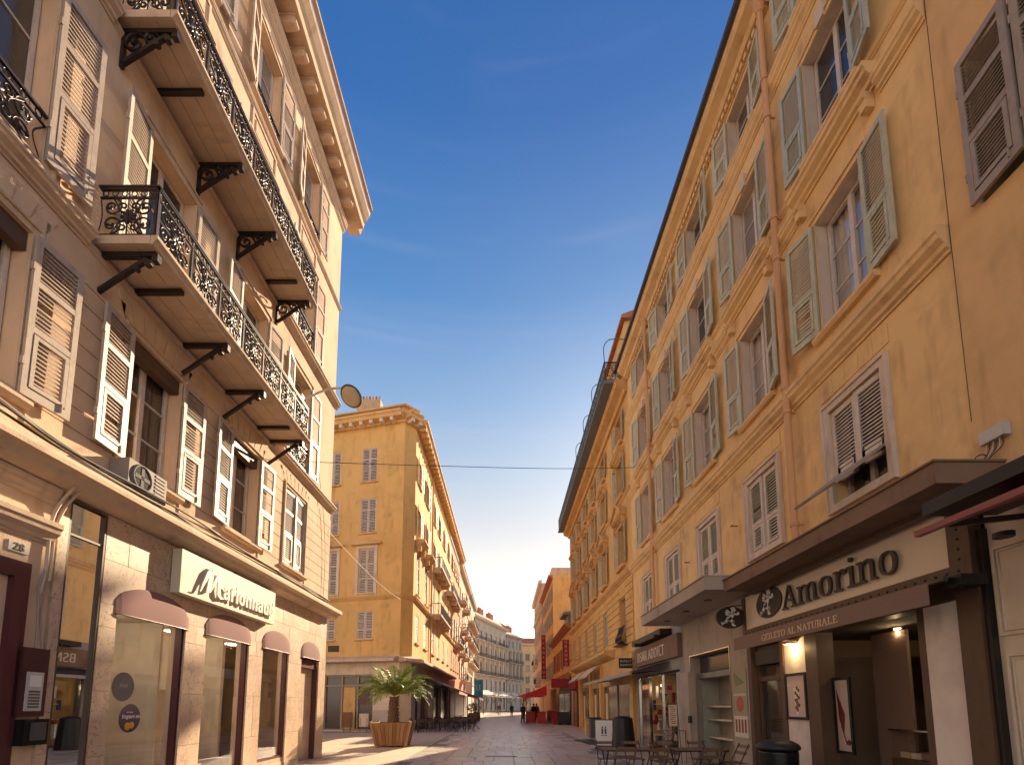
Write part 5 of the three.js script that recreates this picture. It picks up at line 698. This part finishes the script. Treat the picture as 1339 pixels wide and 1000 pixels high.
// ================================================================ palm in its wooden planter
{
  const g = thing('wooden_planter', 'large tapered planter of upright wooden boards holding the palm', 'planter', [-4.62, 0, -20.4], .06);
  const H = .94, b = .56, t = .75; for (let s = 0; s < 4; s++) for (let k = 0; k < 9; k++) { const f = (k + .5) / 9 * 2 - 1, y0 = .07, a = s * Math.PI / 2; const q = new THREE.BoxGeometry(1, 1, .035), p = q.attributes.position; for (let i = 0; i < p.count; i++) { const up = p.getY(i) > 0, hw = (up ? t : b) / 9 * .93; p.setXYZ(i, f * (up ? t : b) + p.getX(i) * 2 * hw, up ? H : y0, (up ? t : b) + p.getZ(i)); } q.computeVertexNormals(); part('board', muv(q), [M.wood, M.woodB, M.woodC][(k * 2 + s) % 3], g, null, [0, a, 0]); }
  for (const [sx, sz] of [[1, 1], [1, -1], [-1, 1], [-1, -1]]) part('corner_post', bar([sx * (b + .0), 0, sz * (b + .0)], [sx * (t + .03), H + .09, sz * (t + .03)], .10), M.woodC, g);
  part('rim', frame4(-t, t, -t, t, .07, -.02, .02).map((q) => q.rotateX(Math.PI / 2).translate(0, H + .01, 0)), M.wood, g); part('liner', bx(1.02, .82, 1.02, 0, .45, 0), M.woodB, g); part('soil', bx(1.38, .03, 1.38, 0, H - .09, 0), M.soil, g);
  const p = thing('palm_tree', 'short date palm with arching green fronds in the wooden planter', 'palm', [-4.62, .88, -20.4]);
  const tr = [new THREE.CylinderGeometry(.16, .24, 1.15, 14).translate(0, .56, 0)]; for (let k = 0; k < 96; k++) { const a = k * 2.4, y = .04 + k / 96 * 1.12, r = .24 - y * .06, q = new THREE.ConeGeometry(.05, .16, 4); q.rotateX(.6); q.translate(0, 0, r); q.rotateY(a); q.translate(0, y, 0); tr.push(q); } part('trunk', tr.map(clean), M.bark, p);
  const frondGeo = (len, droop, sd) => { const lf = [], rc = []; const P = []; for (let i = 0; i <= 14; i++) { const u = i / 14; P.push(V(len * (u * .95 - .16 * u * u * u * droop), len * (.58 * u - droop * .66 * u * u), 0)); } const crv = new THREE.CatmullRomCurve3(P); rc.push(new THREE.TubeGeometry(crv, 14, .011, 4)); const pos = []; for (let i = 3; i < 40; i++) { const u = i / 40, c = crv.getPoint(u), tn = crv.getTangent(u), n = V(-tn.y, tn.x, 0), L = (.40 * Math.sin(Math.PI * Math.min(1, .16 + u * .86)) + .05) * (.85 + .3 * ((i * 37 + sd * 11) % 10) / 10); for (const s of [-1, 1]) { const jit = ((i * 53 + sd * 17 + s * 7) % 13) / 13 - .5, d = tn.clone().multiplyScalar(.75).add(V(0, 0, s * .8)).add(n.clone().multiplyScalar(.28 + jit * .5)).normalize(), m = c.clone().addScaledVector(d, L * .5).add(V(0, .01, 0)), e = c.clone().addScaledVector(d, L).add(V(0, -.09 * L / .3, 0)), w = tn.clone().multiplyScalar(.013); pos.push(...c.clone().sub(w).toArray(), ...c.clone().add(w).toArray(), ...m.clone().add(w).toArray(), ...c.clone().sub(w).toArray(), ...m.clone().add(w).toArray(), ...m.clone().sub(w).toArray(), ...m.clone().sub(w).toArray(), ...m.clone().add(w).toArray(), ...e.toArray()); } } const q = new THREE.BufferGeometry(); q.setAttribute('position', new THREE.Float32BufferAttribute(pos, 3)); q.computeVertexNormals(); return [clean(q), clean(rc[0])]; };
  const fg = [[1.75, .72, 1], [1.85, .85, 2], [1.8, .98, 3], [1.7, 1.1, 4], [1.6, .5, 5]].map((a) => frondGeo(...a));
  for (let k = 0; k < 44; k++) { const lv = k / 44, v = lv < .12 ? 4 : Math.max(0, Math.min(3, Math.floor((lv - .12) * 4.6))), f = sub('frond', p, [0, 1.17 + (1 - lv) * .12, 0], [0, k * 2.39996 + rr(-.2, .2), 0]); f.rotation.order = 'YXZ'; f.rotation.z = (lv < .12 ? .55 : .36 - lv * .44) + rr(-.09, .09); f.rotation.x = rr(-.25, .25); const s = rr(.98, 1.17); f.scale.setScalar(s); part('leaflets', fg[v][0], [M.frond, M.frondB, M.frondC][k % 3], f); part('frond_stem', fg[v][1], M.rachis, f); }
}
// ================================================================ bistro furniture
function makeChair(mw, mm, label) {
  const c = thing('bistro_chair', label, 'chair'); const rod = (a, b, r = .011) => tube([a, [(a[0] + b[0]) / 2, (a[1] + b[1]) / 2, (a[2] + b[2]) / 2], b], r, 3, 5);
  for (const s of [-1, 1]) { part('leg', rod([s * .19, 0, .22], [s * .19, .86, -.22]), mm, c); part('leg', rod([s * .165, 0, -.22], [s * .165, .45, .18]), mm, c); }
  part('stretcher', [rod([-.19, .1, .165], [.19, .1, .165], .008), rod([-.165, .1, -.17], [.165, .1, -.17], .008)], mm, c);
  for (let k = 0; k < 6; k++) part('seat_slat', bx(.40, .016, .05, 0, .455, -.14 + k * .063), mw, c); for (const y of [.66, .80]) part('back_slat', bx(.41, .07, .016, 0, y, -.145 - (y - .66) * .5, -.45), mw, c); return c;
}
function makeTable(mw, mm, label, w = .62, d = .62) { const t = thing('bistro_table', label, 'table'); for (let k = 0; k < 7; k++) part('top_slat', bx(w, .02, d / 7 - .008, 0, .735, -d / 2 + (k + .5) * d / 7), mw, t); part('table_frame', [...[-1, 1].map((s) => bx(.02, .025, d, s * (w / 2 - .04), .71, 0)), bx(w - .08, .025, .02, 0, .71, d / 2 - .03), bx(w - .08, .025, .02, 0, .71, -d / 2 + .03)], mm, t); for (const s of [-1, 1]) { part('leg', bar([s * (w / 2 - .06), 0, d / 2 - .04], [s * (w / 2 - .06), .7, -d / 2 + .05], .022), mm, t); part('leg', bar([s * (w / 2 - .085), 0, -d / 2 + .04], [s * (w / 2 - .085), .7, d / 2 - .05], .022), mm, t); } part('stretcher', bx(w - .12, .018, .018, 0, .35, 0), mm, t); return t; }
{
  const lc = 'dark folding bistro chair on the cafe terrace by the yellow building', lt = 'dark square bistro table on the cafe terrace by the yellow building', gc = 'chairs on the far cafe terrace', gt = 'tables on the far cafe terrace';
  const ch = makeChair(M.slatDark, M.iron, lc), tb = makeTable(M.slatDark, M.iron, lt); ch.userData.group = gc; tb.userData.group = gt; let first = true, ft = true;
  for (const [x, D] of [[-5.1, 30.6], [-5.0, 33.4], [-3.9, 31.2], [-3.6, 33.8], [-2.75, 31.0], [-4.9, 36.0], [-2.7, 34.4], [-3.6, 36.6], [-2.6, 37.6]]) { if (ft) { tb.position.set(x, 0, -D); ft = false; } else copyOf(tb, [x, 0, -D], rr(-.1, .1)); for (const [dx, dz, r] of [[-.62, 0, Math.PI / 2], [.62, 0, -Math.PI / 2], [0, .68, Math.PI]]) { if (rnd() < .12) continue; const pos = [x + dx + rr(-.06, .06), 0, -D + dz + rr(-.06, .06)], tr = r + rr(-.3, .3); if (first) { ch.position.set(...pos); ch.rotation.y = tr; first = false; } else copyOf(ch, pos, tr); } }
  const rc = makeChair(M.slatWood, M.iron, 'brown slatted bistro chair at the tables by the ice cream shop'), rt = makeTable(M.slatWood, M.iron, 'brown slatted bistro table standing out toward the street slabs', 1.15, .6); rc.userData.group = 'chairs by the ice cream shop'; rt.userData.group = 'tables by the ice cream shop';
  rt.position.set(2.7, 0, -10.95); copyOf(rt, [4.2, 0, -10.85], .03, 'brown slatted bistro table close to the shop wall and litter bin');
  const spots = [[2.35, -11.6, 0], [3.0, -11.6, .08], [3.75, -11.55, -.05], [4.5, -11.5, .1], [2.4, -10.1, Math.PI], [3.05, -10.1, Math.PI + .1], [4.95, -10.75, -1.5], [4.1, -10.05, Math.PI], [3.45, -11.0, 1.45]]; spots.forEach(([x, z, r], i) => { if (!i) { rc.position.set(x, 0, z); rc.rotation.y = r; } else copyOf(rc, [x, 0, z], r); });
}
// ================================================================ street objects on the right
{
  const b = thing('litter_bin', 'round black litter bin with a domed lid by the ice cream shop', 'bin', [4.72, 0, -8.6]); part('bin_body', new THREE.LatheGeometry([[0, .02], [.27, .02], [.28, .06], [.31, .88], [.30, .92], [0, .92]].map((p) => new THREE.Vector2(...p)), 28), M.blackGloss, b); part('bin_lid', new THREE.LatheGeometry([[.30, .93], [.34, .935], [.345, .98], [.31, 1.03], [.22, 1.08], [.12, 1.10], [0, 1.105]].map((p) => new THREE.Vector2(...p)), 28), M.black, b);
  const s = thing('pavement_sign', 'white pavement sign board with two dark bottle shapes', 'sign', [3.78, 0, -19.0], -.25); part('board', bx(.66, .95, .05, 0, .62, 0), M.white, s); part('board_frame', frame4(-.35, .35, .12, 1.13, .03, -.035, .035), M.plasticDark, s); part('print_mark', [-1, 1].flatMap((k) => [bx(.07, .2, .01, k * .06, .68, .031), bx(.05, .08, .01, k * .06, .83, .031), bx(.075, .04, .01, k * .06, .53, .031)]), M.plasticDark, s); part('foot', bx(.7, .05, .4, 0, .05, 0), M.iron, s);
  const cv = thing('covered_stand', 'black fabric covered stand next to the white pavement sign', 'stand', [4.45, 0, -18.7], -.1); { const q = new THREE.CylinderGeometry(.36, .46, 1.15, 20, 6), p = q.attributes.position; for (let i = 0; i < p.count; i++) { const a = Math.atan2(p.getZ(i), p.getX(i)), f = 1 + .05 * Math.sin(a * 9) * (.6 - p.getY(i)); p.setX(i, p.getX(i) * f); p.setZ(i, p.getZ(i) * f * .7); } q.computeVertexNormals(); q.translate(0, .59, 0); part('cover', q, M.black, cv); part('cover_top', new THREE.SphereGeometry(.36, 18, 6, 0, 7, 0, 1.57).scale(1, .3, .7).translate(0, 1.16, 0), M.black, cv); }
  const e = thing('menu_easel', 'thin metal easel holding a pale menu by the concrete shop', 'menu stand', [4.95, 0, -14.6], -.15); part('easel_frame', [bar([-.2, 0, .1], [-.13, 1.72, 0], .02), bar([.2, 0, .1], [.13, 1.72, 0], .02), bar([0, 0, -.3], [0, 1.6, -.01], .02), bar([-.3, 0, .2], [-.3, .95, .2], .02), bar([.3, 0, .2], [.3, .95, .2], .02), bar([-.3, .95, .2], [.3, .95, .2], .02), bar([-.14, 1.72, 0], [.14, 1.72, 0], .02)], M.brown, e); part('menu_card', new THREE.BoxGeometry(.24, .62, .012).translate(0, 1.38, .025), canvasMat('menuCard', 128, 320, (c, w, h) => { c.fillStyle = '#d8c2a4'; c.fillRect(0, 0, w, h); c.fillStyle = '#7c3b2c'; for (let i = 0; i < 9; i++) c.fillRect(18 + (i * 7) % 20, 26 + i * 31, 60 + (i * 23) % 34, 10); }), e);
  const st = thing('display_stool', 'ochre crate stand below the grey awning', 'stand', [4.9, 0, -27.6]); part('crate', [bx(.9, .75, .5, 0, .5, 0), bx(1.0, .05, .6, 0, .9, 0), bx(.08, .12, .5, -.38, .06, 0), bx(.08, .12, .5, .38, .06, 0)], M.ochreTrim, st); const gb = thing('grey_bin', 'dark grey square bin beside the ochre crate stand', 'bin', [4.6, 0, -25.4]); part('bin_body', [bx(.55, .95, .5, 0, .5, 0)], M.plasticDark, gb); part('bin_lid', bx(.6, .06, .55, 0, 1.01, 0), M.black, gb);
  tag(part('floor_mat', [bx(.9, .04, 4.6, 0, 0, 0)], M.black, scene, [4.0, .02, -21.6], [0, .12, 0]), 'black ramp mat lying along the shop kerb', 'mat');
  const rd = thing('red_counter', 'bright red box counter in front of the restaurant', 'counter', [3.3, 0, -45.5]); part('counter_body', [bx(.75, 1.0, .7, 0, .5, 0)], M.red, rd); part('counter_top', bx(.85, .05, .8, 0, 1.03, 0), M.redDark, rd); const rd2 = copyOf(rd, [2.35, 0, -46.6], .1, 'darker red counter by the standing people'); const hd = thing('black_cart', 'black wheeled cart parked against the ochre building', 'cart', [4.9, 0, -41.6]); part('cart_body', [bx(.9, .85, .7, 0, .6, 0), bx(1.0, .06, .8, 0, 1.05, 0)], M.black, hd); for (const [x, z] of [[-.35, .3], [.35, .3], [-.35, -.3], [.35, -.3]]) part('wheel', cyl(.12, .12, .06, x, .12, z, 12, 'x'), M.iron, hd);
  const pr = thing('red_parasol', 'open red parasol beyond the restaurant awning', 'parasol', [2.6, 0, -52]); part('canopy', new THREE.ConeGeometry(1.7, .55, 8, 1, true).translate(0, 2.75, 0), M.redAwning, pr); part('pole', cyl(.03, .03, 2.9, 0, 1.45, 0, 8), M.iron, pr); M.redAwning.side = THREE.DoubleSide;
  for (const [x, D, lab] of [[-3.0, 44.5, 'dark barrel planter at the end of the terrace'], [-3.2, 48, 'dark barrel planter under the red terrace awning'], [-3.1, 53, 'dark barrel planter farther along the red awning']]) { const q = thing('barrel_planter', lab, 'planter', [x, 0, -D], 0, 'barrel planters along the terrace'); part('barrel', new THREE.LatheGeometry([[0, 0], [.35, 0], [.42, .4], [.38, .9], [0, .9]].map((p) => new THREE.Vector2(...p)), 14), M.woodB, q); bushy(q, .5, 1.35, 90); }
  function bushy(q, r, y, n) { const pos = []; for (let i = 0; i < n; i++) { const a = rr(0, 6.28), e = rr(-.9, 1.3), k = r * Math.cbrt(rr(.2, 1)), c = V(k * Math.cos(a) * Math.cos(e), y + k * Math.sin(e), k * Math.sin(a) * Math.cos(e)), u = V(rr(-1, 1), rr(-1, 1), rr(-1, 1)).normalize().multiplyScalar(.14), w = V(rr(-1, 1), rr(-1, 1), rr(-1, 1)).normalize().multiplyScalar(.08); pos.push(...c.toArray(), ...c.clone().add(u).add(w).toArray(), ...c.clone().add(u).sub(w).toArray()); } const gq = new THREE.BufferGeometry(); gq.setAttribute('position', new THREE.Float32BufferAttribute(pos, 3)); gq.computeVertexNormals(); part('foliage', gq, M.leafDark, q); M.leafDark.side = THREE.DoubleSide; }
  for (const [x, D, h] of [[-4.2, 93, 3.4], [-1.6, 96, 3.8], [1.2, 100, 3.6], [3.6, 94, 3.2]]) { const q = thing('small_tree', 'small dark street tree in front of the stone apartment block', 'tree', [x, 0, -D], 0, 'small trees at the street bend'); part('trunk', cyl(.08, .13, h * .6, 0, h * .3, 0, 8), M.bark, q); bushy(q, h * .33, h * .78, 500); }
  const ln = thing('terrace_menu_board', 'small pale menu board standing by the shop window of the yellow building', 'menu stand', [-8.7, 0, -30.3], .2); part('board', bx(.55, .8, .05, 0, .75, 0), M.creamPanel, ln); part('legs', [bx(.05, .9, .05, -.2, .4, 0), bx(.05, .9, .05, .2, .4, 0)], M.woodB, ln); const ln2 = thing('wooden_menu_board', 'brown wooden menu board beside the pale one', 'menu stand', [-9.9, 0, -30.9], .1); part('board', bx(.6, .95, .05, 0, .75, 0), M.woodB, ln2); part('legs', [bx(.05, .9, .05, -.2, .4, 0), bx(.05, .9, .05, .2, .4, 0)], M.woodB, ln2);
}
// ================================================================ people
function field(bones, R, cx, cy, cz, half) {
  const mc = new MarchingCubes(R, new THREE.MeshStandardMaterial(), false, false, 60000); mc.isolation = 0; const n = R, p = V(0, 0, 0);
  for (let k = 0; k < n; k++) for (let j = 0; j < n; j++) for (let i = 0; i < n; i++) { const x = cx + (i / n * 2 - 1) * half, y = cy + (j / n * 2 - 1) * half, z = cz + (k / n * 2 - 1) * half; let d = 9; for (const [a, b, r0, r1, fz = 1] of bones) { const ax = b[0] - a[0], ay = b[1] - a[1], az = b[2] - a[2], px = x - a[0], py = y - a[1], pz = z - a[2], t = Math.max(0, Math.min(1, (px * ax + py * ay + pz * az) / (ax * ax + ay * ay + az * az + 1e-9))), dx = px - t * ax, dy = py - t * ay, dz = (pz - t * az) * fz, q = Math.sqrt(dx * dx + dy * dy + dz * dz) - (r0 + (r1 - r0) * t), h = Math.max(0, .05 - Math.abs(d - q)) / .05; d = Math.min(d, q) - h * h * .05 * .25; } mc.field[i + j * n + k * n * n] = -d; }
  mc.update(); const g = new THREE.BufferGeometry(), c = mc.count; g.setAttribute('position', new THREE.BufferAttribute(mc.positionArray.slice(0, c * 3), 3)); g.setAttribute('normal', new THREE.BufferAttribute(mc.normalArray.slice(0, c * 3), 3)); g.scale(half, half, half); g.translate(cx, cy, cz); return g;
}
function person(label, pos, turn, stride, top, legs) {
  const p = thing('person', label, 'person', pos, turn), s = stride, hip = [[.09, .90, 0], [-.09, .90, 0]], knee = [[.10, .49, .10 * s], [-.10, .49, -.02 * s]], ank = [[.10, .08, .05 * s + .0], [-.10, .08, -.28 * s]], sh = [[.19, 1.42, 0], [-.19, 1.42, 0]], el = [[.25, 1.14, -.10 * s], [-.25, 1.14, .06 * s + .02]], wr = [[.24, .88, -.02 - .04 * s], [-.24, .90, .16 * s + .06]];
  const body = [[[0, 1.55, .0], [0, 1.70, .02], .075, .095], [[0, 1.42, 0], [0, 1.57, .01], .055, .055], [[0, 1.0, 0], [0, 1.36, 0], .12, .14], [[0, 1.62, .1], [0, 1.6, .115], .012, .018]];
  for (const i of [0, 1]) { body.push([sh[i], el[i], .045, .04], [el[i], wr[i], .038, .028], [wr[i], [wr[i][0], wr[i][1] - .09, wr[i][2] + .03], .035, .028], [hip[i], knee[i], .07, .05], [knee[i], ank[i], .05, .035], [ank[i], [ank[i][0], .04, ank[i][2] + .16], .04, .035]); for (let f = 0; f < 4; f++) body.push([[wr[i][0] + (f - 1.5) * .012, wr[i][1] - .1, wr[i][2] + .03 + (f - 1.5) * .012], [wr[i][0] + (f - 1.5) * .012, wr[i][1] - .17 - (f % 2) * .01, wr[i][2] + .05 + (f - 1.5) * .016], .01, .008]); body.push([[wr[i][0], wr[i][1] - .05, wr[i][2] + .05], [wr[i][0], wr[i][1] - .11, wr[i][2] + .085], .011, .009]); }
  part('body', field(body, 76, 0, .92, 0, .95), M.skin, p);
  const coat = [[[0, 1.02, 0], [0, 1.38, 0], .17, .17], [sh[0], sh[1], .075, .075]]; for (const i of [0, 1]) coat.push([sh[i], el[i], .068, .06], [el[i], wr[i], .058, .046]); part('jacket', field(coat, 56, 0, 1.15, 0, .5), top, p);
  const tr = [[[.06, .96, 0], [-.06, .96, 0], .13, .13]]; for (const i of [0, 1]) tr.push([hip[i], knee[i], .095, .075], [knee[i], ank[i], .072, .058]); part('trousers', field(tr, 60, 0, .55, 0, .62), legs, p);
  part('hair', new THREE.SphereGeometry(.112, 14, 10, 0, 7, 0, 1.75).scale(.92, 1.02, 1.06).rotateX(-.45).translate(0, 1.70, -.005), M.hair, p); for (const i of [0, 1]) part('shoe', new THREE.SphereGeometry(.06, 10, 8).scale(.85, .75, 2.1).translate(ank[i][0], .045, ank[i][2] + .07), M.black, p);
}
person('person in a black jacket standing in the street near the red counter', [1.62, 0, -45.6], .6, .5, M.clothDark, M.clothDark); person('person in a dark jacket facing the red counter', [2.75, 0, -48], 2.6, .2, M.clothDark, M.clothRed); person('person in a grey jacket behind the red counter', [3.1, 0, -49.3], -.4, .2, M.clothGrey, M.clothDark); person('person in dark clothes walking away in the sunlit part of the street', [.9, 0, -72], 3.1, 1, M.clothDark, M.clothBlue); person('person in blue walking past the far terrace', [-1.0, 0, -80], .2, 1, M.clothBlue, M.clothGrey);

renderer.render(scene, camera);
